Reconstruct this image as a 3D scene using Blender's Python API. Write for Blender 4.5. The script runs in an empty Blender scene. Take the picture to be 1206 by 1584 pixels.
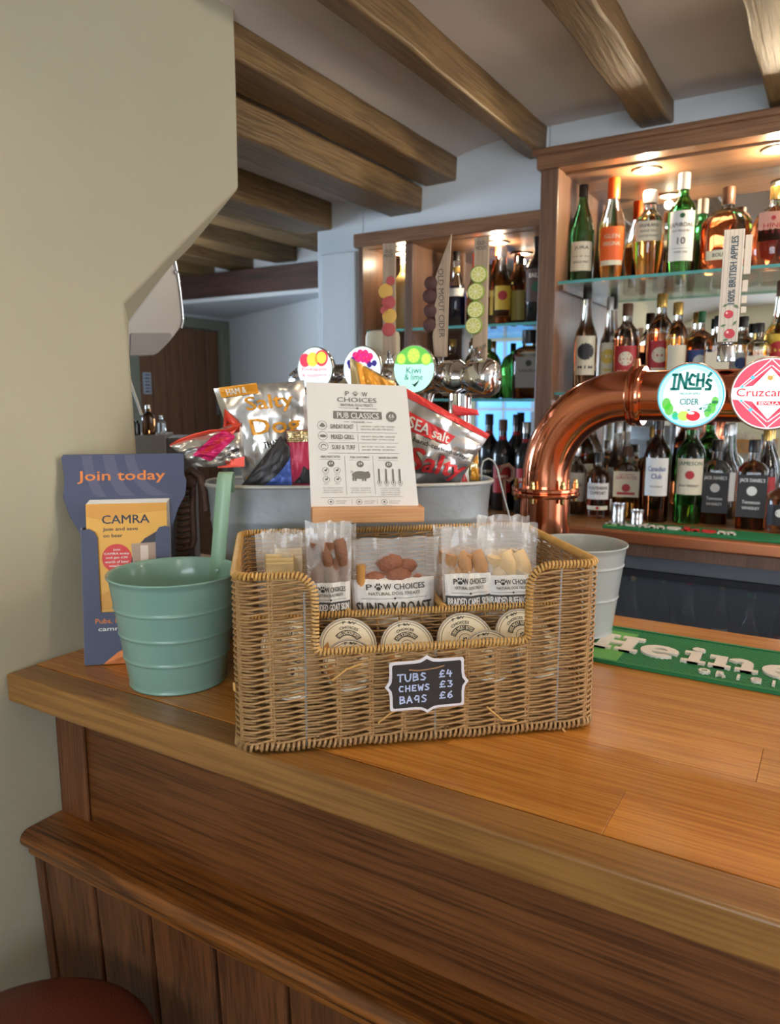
import bpy, bmesh, math, random
from mathutils import Vector, Matrix
from math import sin, cos, pi, radians
random.seed(7)
S = bpy.context.scene
COL = S.collection
# ---------------------------------------------------------------- camera
FPX = 1150.0
PITCH = math.atan(180 / 1150.0)
YAW = radians(31.1)
CAM = Vector((0, 0, 1.49))
cd = bpy.data.cameras.new('camera')
cam = bpy.data.objects.new('camera', cd)
COL.objects.link(cam)
cam.location = CAM
cam.rotation_euler = (pi / 2 - PITCH, 0, YAW)
cd.sensor_fit = 'VERTICAL'
cd.sensor_height = 36
cd.lens = FPX / 1584 * 36
cd.clip_start = .02
cd.dof.use_dof = True
cd.dof.focus_distance = 0.98
cd.dof.aperture_fstop = cd.lens / 4.2
S.camera = cam
# ---------------------------------------------------------------- light
W = bpy.data.worlds.new('world')
S.world = W
W.use_nodes = True
W.node_tree.nodes['Background'].inputs[0].default_value = (.72, .82, 1, 1)
W.node_tree.nodes['Background'].inputs[1].default_value = .6
S.view_settings.view_transform = 'Standard'
S.view_settings.look = 'None'
S.view_settings.gamma = 1
S.view_settings.use_curve_mapping = False
S.view_settings.exposure = 0.22
S.cycles.max_bounces = 10
S.cycles.transparent_max_bounces = 24
S.cycles.transmission_bounces = 8
S.cycles.glossy_bounces = 6
S.cycles.sample_clamp_indirect = 4
S.cycles.caustics_reflective = False
S.cycles.caustics_refractive = False


def area(name, loc, aim, sx, sy, power, col):
    l = bpy.data.lights.new(name, 'AREA')
    l.shape = 'RECTANGLE'
    l.size, l.size_y = sx, sy
    l.energy = power
    l.color = col
    o = bpy.data.objects.new(name, l)
    COL.objects.link(o)
    o.location = loc
    o.rotation_euler = (Vector(aim) - Vector(loc)).to_track_quat('-Z', 'Y').to_euler()
    return o


def spot(name, loc, aim, power, col, size=1.6, blend=.5, rad=.03):
    l = bpy.data.lights.new(name, 'SPOT')
    l.energy = power
    l.color = col
    l.spot_size = size
    l.spot_blend = blend
    l.shadow_soft_size = rad
    o = bpy.data.objects.new(name, l)
    COL.objects.link(o)
    o.location = loc
    o.rotation_euler = (Vector(aim) - Vector(loc)).to_track_quat('-Z', 'Y').to_euler()
    return o


# daylight comes from the window panes built further down; WIN holds their strength
WIN = dict(front_left=1.0, front_right=9.5, side=5.0, back_room=20.0)
# ceiling downlights of the bar, then an added spot on the seating side
spot('counter_downlight', (-.50, 1.10, 2.235), (-.55, .85, 1.07), 46, (1, .78, .46), 2.0, .6, .022)
spot('aisle_downlight', (.02, .98, 2.235), (-.25, .98, 1.07), 12, (1, .78, .50), 1.9, .6, .03)
spot('added_seating_spot', (-.72, -.05, 2.2), (-1.06, .35, 1.6), 7, (1, .84, .56), 1.5, .9, .05)  # added warm spot to lighten the painted wall, no fitting there


def lamp(name, loc, power, col, rad):
    l = bpy.data.lights.new(name, 'POINT')
    l.energy = power
    l.color = col
    l.shadow_soft_size = rad
    o = bpy.data.objects.new(name, l)
    COL.objects.link(o)
    o.location = loc


lamp('added_seating_fill', (.3, -.7, 1.95), 3, (1, .86, .68), .12)  # added warm fill for ceiling and upper walls, not a real lamp
lamp('added_back_room_fill', (-2.7, 2.3, 1.95), 9, (.84, .92, 1), .1)  # added cool fill that brightens the dark back room
lamp('added_servery_fill', (1.2, 1.55, 1.98), 20, (1, .88, .72), .12)  # added fill behind the bar, lifts the background
# shelf downlights are created with their fittings

# ---------------------------------------------------------------- pixel helpers


def ray(u, v):
    x = (u - 603) / FPX
    y = -(v - 792) / FPX
    d = (x, cos(PITCH) + y * sin(PITCH), -sin(PITCH) + y * cos(PITCH))
    c, s = cos(YAW), sin(YAW)
    return Vector((c * d[0] - s * d[1], s * d[0] + c * d[1], d[2]))


def atz(u, v, h):
    r = ray(u, v)
    return CAM + r * ((h - CAM.z) / r.z)


def aty(u, v, h):
    r = ray(u, v)
    return CAM + r * (h / r.y)


def atx(u, v, h):
    r = ray(u, v)
    return CAM + r * (h / r.x)


# ---------------------------------------------------------------- materials
MATS = {}


def newmat(name):
    m = bpy.data.materials.new(name)
    m.use_nodes = True
    nt = m.node_tree
    b = nt.nodes['Principled BSDF']
    return m, nt, b


def mat(name, col, rough=.5, metal=0., var=.07, scale=25, bump=0., bscale=150, trans=0., alpha=1., emit=0., ecol=None,
        coat=0., ior=1.45, stretch=(1, 1, 1)):
    if name in MATS:
        return MATS[name]
    m, nt, b = newmat(name)
    N, L = nt.nodes.new, nt.links.new
    tc = N('ShaderNodeTexCoord')
    mp = N('ShaderNodeMapping')
    mp.inputs['Scale'].default_value = stretch
    L(tc.outputs['Object'], mp.inputs['Vector'])
    nz = N('ShaderNodeTexNoise')
    nz.inputs['Scale'].default_value = scale
    nz.inputs['Detail'].default_value = 5
    L(mp.outputs[0], nz.inputs['Vector'])
    mx = N('ShaderNodeMix')
    mx.data_type = 'RGBA'
    c = Vector(col)
    mx.inputs[6].default_value = (*(c * (1 - var)), 1)
    mx.inputs[7].default_value = (*[min(1, k * (1 + var)) for k in c], 1)
    L(nz.outputs[0], mx.inputs[0])
    L(mx.outputs[2], b.inputs['Base Color'])
    b.inputs['Roughness'].default_value = rough
    b.inputs['Metallic'].default_value = metal
    b.inputs['Transmission Weight'].default_value = trans
    b.inputs['Alpha'].default_value = alpha
    b.inputs['IOR'].default_value = ior
    b.inputs['Coat Weight'].default_value = coat
    if emit:
        b.inputs['Emission Color'].default_value = (*(ecol or col), 1)
        b.inputs['Emission Strength'].default_value = emit
    if bump:
        n2 = N('ShaderNodeTexNoise')
        n2.inputs['Scale'].default_value = bscale
        n2.inputs['Detail'].default_value = 6
        L(mp.outputs[0], n2.inputs['Vector'])
        bp = N('ShaderNodeBump')
        bp.inputs['Strength'].default_value = bump
        bp.inputs['Distance'].default_value = .004
        L(n2.outputs[0], bp.inputs['Height'])
        L(bp.outputs[0], b.inputs['Normal'])
    MATS[name] = m
    return m


def wood(name, c1, c2, axis=0, scale=1., rough=.4, coat=0., tone=.12, bump=.15, fine=1.):
    """grain running along the given object axis; each piece gets its own tone and grain offset"""
    if name in MATS:
        return MATS[name]
    m, nt, b = newmat(name)
    N, L = nt.nodes.new, nt.links.new
    tc = N('ShaderNodeTexCoord')
    oi = N('ShaderNodeObjectInfo')
    mp = N('ShaderNodeMapping')
    sc = [9 * scale] * 3
    sc[axis] = .55 * scale
    mp.inputs['Scale'].default_value = sc
    L(tc.outputs['Object'], mp.inputs['Vector'])
    ad = N('ShaderNodeVectorMath')
    ad.operation = 'MULTIPLY_ADD'
    L(oi.outputs['Random'], ad.inputs[0])
    ad.inputs[1].default_value = (31, 17, 23)
    L(mp.outputs[0], ad.inputs[2])
    n1 = N('ShaderNodeTexNoise')
    n1.inputs['Scale'].default_value = 1.3
    n1.inputs['Detail'].default_value = 3
    n1.inputs['Distortion'].default_value = .6
    L(ad.outputs[0], n1.inputs['Vector'])
    # rings
    m1 = N('ShaderNodeMath')
    m1.operation = 'MULTIPLY'
    m1.inputs[1].default_value = 26
    L(n1.outputs[0], m1.inputs[0])
    m2 = N('ShaderNodeMath')
    m2.operation = 'SINE'
    L(m1.outputs[0], m2.inputs[0])
    # fibres
    mp2 = N('ShaderNodeMapping')
    s2 = [260 * fine] * 3
    s2[axis] = 7
    mp2.inputs['Scale'].default_value = s2
    L(tc.outputs['Object'], mp2.inputs['Vector'])
    n2 = N('ShaderNodeTexNoise')
    n2.inputs['Scale'].default_value = 1
    n2.inputs['Detail'].default_value = 4
    L(mp2.outputs[0], n2.inputs['Vector'])
    r1 = N('ShaderNodeMapRange')
    r1.inputs[1].default_value = -1
    r1.inputs[2].default_value = 1
    r1.inputs[3].default_value = 0
    r1.inputs[4].default_value = .38
    L(m2.outputs[0], r1.inputs[0])
    r2 = N('ShaderNodeMapRange')
    r2.inputs[1].default_value = .42
    r2.inputs[2].default_value = .62
    r2.inputs[3].default_value = 0
    r2.inputs[4].default_value = .68
    L(n2.outputs[0], r2.inputs[0])
    a = N('ShaderNodeMath')
    a.operation = 'ADD'
    L(r1.outputs[0], a.inputs[0])
    L(r2.outputs[0], a.inputs[1])
    mx = N('ShaderNodeMix')
    mx.data_type = 'RGBA'
    mx.inputs[6].default_value = (*c1, 1)
    mx.inputs[7].default_value = (*c2, 1)
    L(a.outputs[0], mx.inputs[0])
    hs = N('ShaderNodeHueSaturation')
    r3 = N('ShaderNodeMapRange')
    r3.inputs[3].default_value = 1 - tone
    r3.inputs[4].default_value = 1 + tone
    L(oi.outputs['Random'], r3.inputs[0])
    L(r3.outputs[0], hs.inputs['Value'])
    L(mx.outputs[2], hs.inputs['Color'])
    L(hs.outputs[0], b.inputs['Base Color'])
    b.inputs['Roughness'].default_value = rough
    b.inputs['Coat Weight'].default_value = coat
    b.inputs['Coat Roughness'].default_value = .25
    bp = N('ShaderNodeBump')
    bp.inputs['Strength'].default_value = bump
    bp.inputs['Distance'].default_value = .0015
    L(a.outputs[0], bp.inputs['Height'])
    L(bp.outputs[0], b.inputs['Normal'])
    MATS[name] = m
    return m


def srgb(r, g, b):
    f = lambda c: (c / 255 / 12.92) if c / 255 <= .04045 else ((c / 255 + .055) / 1.055) ** 2.4
    return (f(r), f(g), f(b))


def film(name, col, alpha, rough=.12):
    """thin see-through plastic: mostly transparent, glossy on top"""
    if name in MATS:
        return MATS[name]
    m, nt, b = newmat(name)
    N, L = nt.nodes.new, nt.links.new
    b.inputs['Base Color'].default_value = (*col, 1)
    b.inputs['Roughness'].default_value = rough
    b.inputs['Specular IOR Level'].default_value = .9
    tr = N('ShaderNodeBsdfTransparent')
    mx = N('ShaderNodeMixShader')
    lw = N('ShaderNodeLayerWeight')
    lw.inputs[0].default_value = .35
    mr = N('ShaderNodeMapRange')
    mr.inputs[3].default_value = alpha
    mr.inputs[4].default_value = min(1, alpha + .5)
    L(lw.outputs['Facing'], mr.inputs[0])
    L(mr.outputs[0], mx.inputs[0])
    L(tr.outputs[0], mx.inputs[1])
    L(b.outputs[0], mx.inputs[2])
    L(mx.outputs[0], nt.nodes['Material Output'].inputs[0])
    MATS[name] = m
    return m


# ---------------------------------------------------------------- mesh builder
class MB:
    def __init__(s):
        s.v, s.f, s.mi = [], [], []

    def add(s, vs, fs, mi=0, M=None):
        o = len(s.v)
        s.v += [(M @ Vector(v)) if M else Vector(v) for v in vs]
        s.f += [tuple(i + o for i in f) for f in fs]
        s.mi += [mi] * len(fs)
        return s

    def box(s, lo, hi, M=None, mi=0):
        x0, y0, z0 = lo
        x1, y1, z1 = hi
        vs = [(x0, y0, z0), (x1, y0, z0), (x1, y1, z0), (x0, y1, z0), (x0, y0, z1), (x1, y0, z1), (x1, y1, z1), (x0, y1, z1)]
        return s.add(vs, [(0, 3, 2, 1), (4, 5, 6, 7), (0, 1, 5, 4), (1, 2, 6, 5), (2, 3, 7, 6), (3, 0, 4, 7)], mi, M)

    def tube(s, pts, rad, n=8, mi=0, closed=False, cap=True, M=None):
        pts = [Vector(p) for p in pts]
        k = len(pts)
        rad = rad if isinstance(rad, (list, tuple)) else [rad] * k
        vs, fs = [], []
        up = None
        for i, p in enumerate(pts):
            t = (pts[(i + 1) % k] - pts[i - 1]) if closed else (pts[min(i + 1, k - 1)] - pts[max(i - 1, 0)])
            if t.length < 1e-9:
                t = Vector((0, 0, 1))
            t.normalize()
            if up is None:
                up = Vector((0, 0, 1)) if abs(t.z) < .9 else Vector((1, 0, 0))
            a = t.cross(up)
            if a.length < 1e-6:
                a = t.orthogonal()
            a.normalize()
            b = a.cross(t).normalized()
            up = b
            for j in range(n):
                th = 2 * pi * j / n
                vs.append(p + (a * cos(th) + b * sin(th)) * rad[i])
        m = k if closed else k - 1
        for i in range(m):
            for j in range(n):
                a0, a1 = i * n + j, i * n + (j + 1) % n
                b0, b1 = ((i + 1) % k) * n + j, ((i + 1) % k) * n + (j + 1) % n
                fs.append((a0, a1, b1, b0))
        if cap and not closed:
            fs.append(tuple(range(n))[::-1])
            fs.append(tuple((k - 1) * n + j for j in range(n)))
        return s.add(vs, fs, mi, M)

    def lathe(s, prof, n=24, mi=0, M=None, ex=2., sx=1., sy=1., mats=None, caps=True):
        """profile of (radius, z); ex > 2 gives rounded-square sections"""
        vs, fs, ms = [], [], []
        for r, z in prof:
            for j in range(n):
                th = 2 * pi * j / n
                c, q = cos(th), sin(th)
                if ex != 2 and r > .017:
                    k = (abs(c) ** ex + abs(q) ** ex) ** (-1 / ex)
                else:
                    k = 1
                vs.append((r * c * k * (sx if r > .017 else 1), r * q * k * (sy if r > .017 else 1), z))
        for i in range(len(prof) - 1):
            for j in range(n):
                fs.append((i * n + j, i * n + (j + 1) % n, (i + 1) * n + (j + 1) % n, (i + 1) * n + j))
                ms.append(mats[i] if mats else mi)
        if caps and prof[0][0] > 1e-5:
            fs.append(tuple(range(n))[::-1])
            ms.append(ms[0])
        if caps and prof[-1][0] > 1e-5:
            fs.append(tuple((len(prof) - 1) * n + j for j in range(n)))
            ms.append(ms[-2] if prof[0][0] > 1e-5 else ms[-1])
        o = len(s.v)
        s.v += [(M @ Vector(v)) if M else Vector(v) for v in vs]
        s.f += [tuple(i + o for i in f) for f in fs]
        s.mi += ms
        return s

    def prism(s, poly, t, M=None, mi=0):
        """2D polygon in XY extruded along Z by t"""
        n = len(poly)
        vs = [(x, y, 0) for x, y in poly] + [(x, y, t) for x, y in poly]
        fs = [tuple(range(n))[::-1], tuple(range(n, 2 * n))] + [(i, (i + 1) % n, n + (i + 1) % n, n + i) for i in range(n)]
        return s.add(vs, fs, mi, M)

    def grid(s, fn, nu, nv, mi=0, closed_u=False):
        vs = [fn(i / nu, j / nv) for j in range(nv + 1) for i in range(nu + 1)]
        fs = [(j * (nu + 1) + i, j * (nu + 1) + i + 1, (j + 1) * (nu + 1) + i + 1, (j + 1) * (nu + 1) + i)
              for j in range(nv) for i in range(nu)]
        return s.add(vs, fs, mi)


def frame(o, ex, ey, ez):
    M = Matrix.Identity(4)
    for i, a in enumerate((ex, ey, ez, o)):
        for k in range(3):
            M[k][i] = a[k]
    return M


def tag(o, label=None, cat=None, group=None, kind=None):
    if label:
        o['label'] = label
    if cat:
        o['category'] = cat
    if group:
        o['group'] = group
    if kind:
        o['kind'] = kind
    return o


def thing(name, loc, label, cat, group=None, rz=0.):
    o = bpy.data.objects.new(name, None)
    o.empty_display_size = .02
    COL.objects.link(o)
    o.matrix_world = Matrix.Translation(loc) @ Matrix.Rotation(rz, 4, 'Z')
    WM[o.name] = o.matrix_world.copy()
    return tag(o, label, cat, group)


WM = {}


def obj(name, mb, m, parent=None, smooth=None, bevel=0., bseg=2, world=True, label=None, cat=None, group=None, kind=None, recalc=False, solid=0):
    """link one mesh object. Vertices are given in world space (world=True) or in the parent's space."""
    vs = mb.v
    if parent is None:
        xs = [v.x for v in vs]
        ys = [v.y for v in vs]
        org = Vector(((min(xs) + max(xs)) / 2, (min(ys) + max(ys)) / 2, min(v.z for v in vs)))
        T = Matrix.Translation(-org)
        base = Matrix.Translation(org)
    elif world:
        T = WM[parent.name].inverted()
        base = None
    else:
        T = Matrix.Identity(4)
        base = None
    vs = [T @ v for v in vs]
    loc = Vector((0, 0, 0))
    if parent is not None:
        loc = sum(vs, Vector()) / max(1, len(vs))
        vs = [v - loc for v in vs]
    me = bpy.data.meshes.new(name)
    me.from_pydata([tuple(v) for v in vs], [], mb.f)
    mm = m if isinstance(m, (list, tuple)) else [m]
    for k in mm:
        me.materials.append(k)
    if len(mm) > 1:
        me.polygons.foreach_set('material_index', mb.mi)
    if recalc:
        b = bmesh.new()
        b.from_mesh(me)
        bmesh.ops.recalc_face_normals(b, faces=b.faces)
        b.to_mesh(me)
        b.free()
    me.update()
    if smooth:
        me.polygons.foreach_set('use_smooth', [True] * len(me.polygons))
        me.set_sharp_from_angle(angle=radians(smooth))
    o = bpy.data.objects.new(name, me)
    COL.objects.link(o)
    if parent is not None:
        o.parent = parent
        o.location = loc
        WM[o.name] = WM[parent.name] @ Matrix.Translation(loc)
    else:
        o.matrix_world = base
        WM[o.name] = base
    if solid:
        md = o.modifiers.new('solid', 'SOLIDIFY')
        md.thickness = solid
        md.offset = 0
    if bevel:
        md = o.modifiers.new('bevel', 'BEVEL')
        md.width = bevel
        md.segments = bseg
        md.limit_method = 'ANGLE'
        md.angle_limit = radians(40)
    return tag(o, label, cat, group, kind)


# ---------------------------------------------------------------- printing (thin flat lettering and shapes)
TXT = {}


def text_geo(s, bold=0., ext=0.):
    if 'M' in s and not ext:
        bold = 0.
    key = (s, bold, ext)
    if key in TXT:
        return TXT[key]
    c = bpy.data.curves.new('t', 'FONT')
    c.body = s
    c.size = 1
    c.resolution_u = 2
    c.offset = bold
    c.extrude = ext
    o = bpy.data.objects.new('t', c)
    COL.objects.link(o)
    dg = bpy.context.evaluated_depsgraph_get()
    me = bpy.data.meshes.new_from_object(o.evaluated_get(dg))
    vs = [v.co.copy() for v in me.vertices]
    fs = [tuple(p.vertices) for p in me.polygons]
    bpy.data.objects.remove(o)
    bpy.data.curves.remove(c)
    bpy.data.meshes.remove(me)
    x0, x1 = min(v.x for v in vs), max(v.x for v in vs)
    y0, y1 = min(v.y for v in vs), max(v.y for v in vs)
    sx, sy = max(x1 - x0, 1e-6), max(y1 - y0, 1e-6)
    vs = [((v.x - x0) / sx - .5, (v.y - y0) / sy - .5, v.z) for v in vs]
    TXT[key] = (vs, fs, sx / sy)
    return TXT[key]


class Print:
    def __init__(s):
        s.it = []

    def shape(s, pts, fs, m, layer=1, x=0., y=0., rot=0.):
        c, q = cos(rot), sin(rot)
        s.it.append(([(x + a * c - b * q, y + a * q + b * c) for a, b in pts], fs, m, layer))
        return s

    def text(s, t, x, y, w, h, m, bold=.0, layer=3, rot=0., keep=False):
        vs, fs, asp = text_geo(t)
        if keep:
            w = min(w, h * asp)
        if bold > .008:      # heavier weight: the same letters set again a hair to each side
            d = h * min(bold * 1.5, .026)
            for kk, (qx, qy) in enumerate(((-d, -d * .6), (d, d * .6), (-d, d * .6))):
                s.shape([(a * w + qx, b * h + qy) for a, b, _ in vs], fs, m, layer + .25 * (kk + 1), x, y, rot)
        return s.shape([(a * w, b * h) for a, b, _ in vs], fs, m, layer, x, y, rot)

    def rect(s, x, y, w, h, m, layer=1, rot=0.):
        return s.shape([(-w / 2, -h / 2), (w / 2, -h / 2), (w / 2, h / 2), (-w / 2, h / 2)], [(0, 1, 2, 3)], m, layer, x, y, rot)

    def disc(s, x, y, r, m, layer=2, n=24, ry=None, a0=0, a1=2 * pi):
        ry = ry or r
        return s.shape([(0, 0)] + [(r * cos(a0 + (a1 - a0) * i / n), ry * sin(a0 + (a1 - a0) * i / n)) for i in range(n + 1)],
                       [(0, i + 1, i + 2) for i in range(n)], m, layer, x, y)

    def ring(s, x, y, r, w, m, layer=2, n=28, a0=0, a1=2 * pi):
        p = []
        for i in range(n + 1):
            a = a0 + (a1 - a0) * i / n
            p += [(r * cos(a), r * sin(a)), ((r - w) * cos(a), (r - w) * sin(a))]
        return s.shape(p, [(2 * i, 2 * i + 2, 2 * i + 3, 2 * i + 1) for i in range(n)], m, layer, x, y)

    def poly(s, pts, m, layer=2, x=0., y=0., rot=0.):
        return s.shape(pts, [tuple(range(len(pts)))], m, layer, x, y, rot)

    def line(s, pts, w, m, layer=2):
        for (ax, ay), (bx, by) in zip(pts, pts[1:]):
            l = math.hypot(bx - ax, by - ay)
            s.rect((ax + bx) / 2, (ay + by) / 2, l + w * .6, w, m, layer, math.atan2(by - ay, bx - ax))
        return s

    def paw(s, x, y, h, m, layer=3):
        s.disc(x, y - h * .2, h * .28, m, layer, 12, h * .22)
        for a, b in ((-.36, .05), (-.14, .3), (.14, .3), (.36, .05)):
            s.disc(x + a * h, y + b * h, h * .11, m, layer, 8, h * .16)
        return s

    def build(s, name, fn, parent, maxedge=0., lift=.00022, world=True, label=None):
        mats, mb = [], MB()
        for pts, fs, m, layer in s.it:
            if m not in mats:
                mats.append(m)
            k = mats.index(m)
            if maxedge:
                b = bmesh.new()
                vv = [b.verts.new((p[0], p[1], 0)) for p in pts]
                for f in fs:
                    try:
                        b.faces.new([vv[i] for i in f])
                    except ValueError:
                        pass
                bmesh.ops.triangulate(b, faces=b.faces)
                for _ in range(5):
                    e = [e for e in b.edges if e.calc_length() > maxedge]
                    if not e:
                        break
                    bmesh.ops.subdivide_edges(b, edges=e, cuts=1)
                    bmesh.ops.triangulate(b, faces=b.faces)
                b.verts.index_update()
                pts = [(v.co.x, v.co.y) for v in b.verts]
                fs = [tuple(v.index for v in f.verts) for f in b.faces]
                b.free()
            mb.add([fn(p[0], p[1], lift * layer) for p in pts], fs, k)
        return obj(name, mb, mats, parent, world=world, label=label)


def flat(o, ex, ey):
    o, ex, ey = Vector(o), Vector(ex).normalized(), Vector(ey).normalized()
    n = ex.cross(ey)
    return lambda x, y, l: o + ex * x + ey * y + n * l


# common print inks
K = mat('ink_charcoal', srgb(62, 60, 58), .7)
KG = mat('ink_warm_grey', srgb(96, 92, 84), .7)
WH = mat('ink_white', srgb(236, 234, 228), .6)
PAPER = mat('white_paper', srgb(226, 222, 216), .6, var=.02)
CREAM = mat('cream_paper', srgb(232, 218, 188), .6, var=.02)
RED = mat('ink_red', srgb(214, 60, 58), .5)
ORG = mat('ink_orange', srgb(236, 140, 72), .6)
TEAL = mat('ink_teal', srgb(18, 120, 112), .5)

# ================================================================= STRUCTURE
WX = -1.065          # painted partition the bar dies into
YF, YB = .625, 1.417  # bar counter front and back edges
ZC = 1.07            # bar counter top
plaster = mat('painted_plaster', srgb(186, 180, 156), .85, var=.05, scale=3, bump=.35, bscale=22)
reveal_m = plaster
white = mat('white_wall_paint', srgb(222, 226, 230), .85, var=.03, scale=4, bump=.2, bscale=18)
ceil_m = mat('ceiling_plaster', srgb(226, 216, 208), .9, var=.06, scale=2.2, bump=.35, bscale=9)
oak_floor = wood('dark_floorboards', (.10, .055, .03), (.05, .027, .015), 0, 1, .5)

# floor boards
fl = thing('floor', (-1.5, 1, 0), None, None)
tag(fl, kind='structure')
mb = MB().box((-5.2, -2.6, -.05), (2.6, 5.0, -.004))
obj('subfloor', mb, mat('subfloor_dark', (.03, .02, .015), .8), fl)
for i in range(13):
    y0 = -.6 + i * .2
    obj('floorboard', MB().box((-2.2, y0 + .002, -.02), (1.5, y0 + .198, 0)), oak_floor, fl, bevel=.002, bseg=1)

# partition wall with the chamfered opening over the bar end
fr = [(-1.0, 0), (.93, 0), (.905, ZC - .05), (.892, 1.564), (.887, 1.645), (.99, 1.735), (1.08, 1.813), (1.184, 1.90), (1.186, 2.1), (1.185, 2.32), (-1.0, 2.32)]
bkp = [atx(197, 573, -1.2), atx(199, 498, -1.2), atx(232, 452, -1.2), atx(262, 415, -1.2), atx(294, 383, -1.2)]
bk = [(-1.0, 0), (.96, 0), (.96, ZC - .05), (bkp[0].y, bkp[0].z), (bkp[1].y, bkp[1].z), (bkp[2].y, bkp[2].z), (bkp[3].y, bkp[3].z),
      (bkp[4].y, bkp[4].z), (bkp[4].y + .03, 2.1), (bkp[4].y + .03, 2.32), (-1.0, 2.32)]
mb = MB()
n = len(fr)
mb.add([(WX, y, z) for y, z in fr] + [(-1.2, y, z) for y, z in bk],
       [tuple(range(n)), tuple(range(n, 2 * n))[::-1]] + [(i, n + i, n + (i + 1) % n, (i + 1) % n) for i in range(n)])
obj('wall_left', mb, plaster, kind='structure', recalc=True, bevel=.006, bseg=3)

# ceiling (old, sagging down towards the left)
xs = [(-5.2, 2.33), (-1.9, 2.30), (-1.62, 2.15), (-1.33, 2.13), (-1.15, 2.205), (-1.0, 2.24), (-.8, 2.258), (-.5, 2.262), (-.1, 2.262), (2.6, 2.265)]
mb = MB()
for j in range(len(xs) - 1):
    (xa, za), (xb, zb) = xs[j], xs[j + 1]
    mb.grid(lambda u, v, xa=xa, za=za, xb=xb, zb=zb: (xa + (xb - xa) * u, -2.6 + 7.6 * v,
            za + (zb - za) * u + .006 * sin((xa + (xb - xa) * u) * 9 + v * 40) * (0 if u in (0, 1) else 1)), 1, 30)
mb.add([(-5.2, -2.6, 2.4), (2.6, -2.6, 2.4), (2.6, 5, 2.4), (-5.2, 5, 2.4)], [(0, 1, 2, 3)])
obj('ceiling', mb, ceil_m, smooth=40, kind='structure')

# wall the back bar stands in
YW = 2.2
mb = MB()
mb.box((-1.626, YW, 0), (-1.432, YW + .3, 2.32))          # pier left of the shelves
mb.box((-1.432, YW, 2.025), (-.79, YW + .3, 2.32))        # over the left shelves
mb.box((-.79, YW, 2.178), (1.6, YW + .3, 2.32))
mb.box((-1.6, YW - .018, .0), (-1.452, YW, 1.975))        # thicker lower part of the pier
obj('wall_back', mb, white, kind='structure', bevel=.006, bseg=2)
mb = MB().box((-1.45, YW + .26, 0), (1.6, YW + .32, 2.2))
obj('wall_behind_shelves', mb, white, kind='structure')

# far room seen through the opening
Yb = 3.2
sz = 2.03
A = Vector((-3.663, 3.918, sz))
B = Vector((-2.446, 3.325, sz))
dirAB = (B - A).normalized()
B2 = A + dirAB * 2.6
nAB = Vector((-dirAB.y, dirAB.x, 0))
mb = MB()
a0, b0 = A.copy(), B2.copy()
mb.add([(a0.x, a0.y, 0), (b0.x, b0.y, 0), (b0.x, b0.y, 2.3), (a0.x, a0.y, 2.3)] +
       [(p.x + nAB.x * .1, p.y + nAB.y * .1, z) for p, z in ((a0, 0), (b0, 0), (b0, 2.3), (a0, 2.3))],
       [(0, 1, 2, 3), (7, 6, 5, 4), (0, 4, 5, 1), (1, 5, 6, 2), (2, 6, 7, 3), (3, 7, 4, 0)])
obj('wall_far', mb, white, kind='structure', recalc=True)
mb = MB().box((-3.8, 2.0, 0), (-3.663, 3.10, 2.32)).box((-3.8, 3.93, 0), (-3.663, 4.1, 2.32)).box((-3.8, 3.10, 1.99), (-3.663, 3.93, 2.32))
obj('wall_far_left', mb, white, kind='structure')
mb = MB().box((-5.2, Yb + .09, sz + .02), (-1.5, Yb + .2, 2.33))
obj('wall_over_beam', mb, white, kind='structure')
mb = MB().box((-5.2, Yb - .035, sz - .02), (-1.5, 4.0, sz + .004))
obj('trim_1', mb, white, kind='structure', bevel=.006)
# side and rear walls that close the rooms
mb = MB().box((2.3, -2.6, 0), (2.4, 5.0, 2.4))
obj('wall_right', mb, white, kind='structure')
obj('wall_back_room_end', MB().box((-5.2, 4.9, 0), (2.3, 5.0, 2.4)), white, kind='structure')
obj('wall_back_room_left', MB().box((-5.2, -2.6, 0), (-5.1, 4.9, 2.4)), white, kind='structure')
cream_w = mat('cream_wall_paint', srgb(222, 208, 170), .85, var=.03, scale=4)
wins = [(-3.35, -2.40, 1.0, 2.05), (-.3, 1.3, .95, 2.0)]
mb = MB()
xx = -5.2
for (x0, x1, z0, z1) in wins:
    mb.box((xx, -2.6, 0), (x0, -2.45, 2.4))
    mb.box((x0, -2.6, 0), (x1, -2.45, z0))
    mb.box((x0, -2.6, z1), (x1, -2.45, 2.4))
    xx = x1
mb.box((xx, -2.6, 0), (2.4, -2.45, 2.4))
obj('wall_front', mb, cream_w, kind='structure')
frame_w = mat('white_gloss_frame', srgb(225, 225, 225), .4)


def window(name, O_, ex_, wid, hgt, col, strength, cols=3, rows=3):
    """panes and glazing bars on a wall; O_ is the lower left corner, the room lies towards ex x up"""
    O_, ex_ = Vector(O_), Vector(ex_)
    nn = ex_.cross(UP)
    M = frame(O_, ex_, UP, nn)
    w = thing(name, O_ + ex_ * wid / 2, None, None)
    tag(w, kind='structure')
    pm = mat('pane_' + name, col, .2, emit=strength, ecol=col, var=.0)
    dx, dz = wid / cols, hgt / rows
    for a in range(cols):
        for b in range(rows):
            obj('pane', MB().box((a * dx + .014, b * dz + .014, .004), ((a + 1) * dx - .014, (b + 1) * dz - .014, .010), M=M), pm, w)
    mb = MB()
    for a in range(cols + 1):
        mb.box((a * dx - .014, -.014, 0), (a * dx + .014, hgt + .014, .03), M=M)
    for b in range(rows + 1):
        mb.box((0, b * dz - .014, 0), (wid, b * dz + .014, .028), M=M)
    obj('window_frame', mb, frame_w, w)


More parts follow.
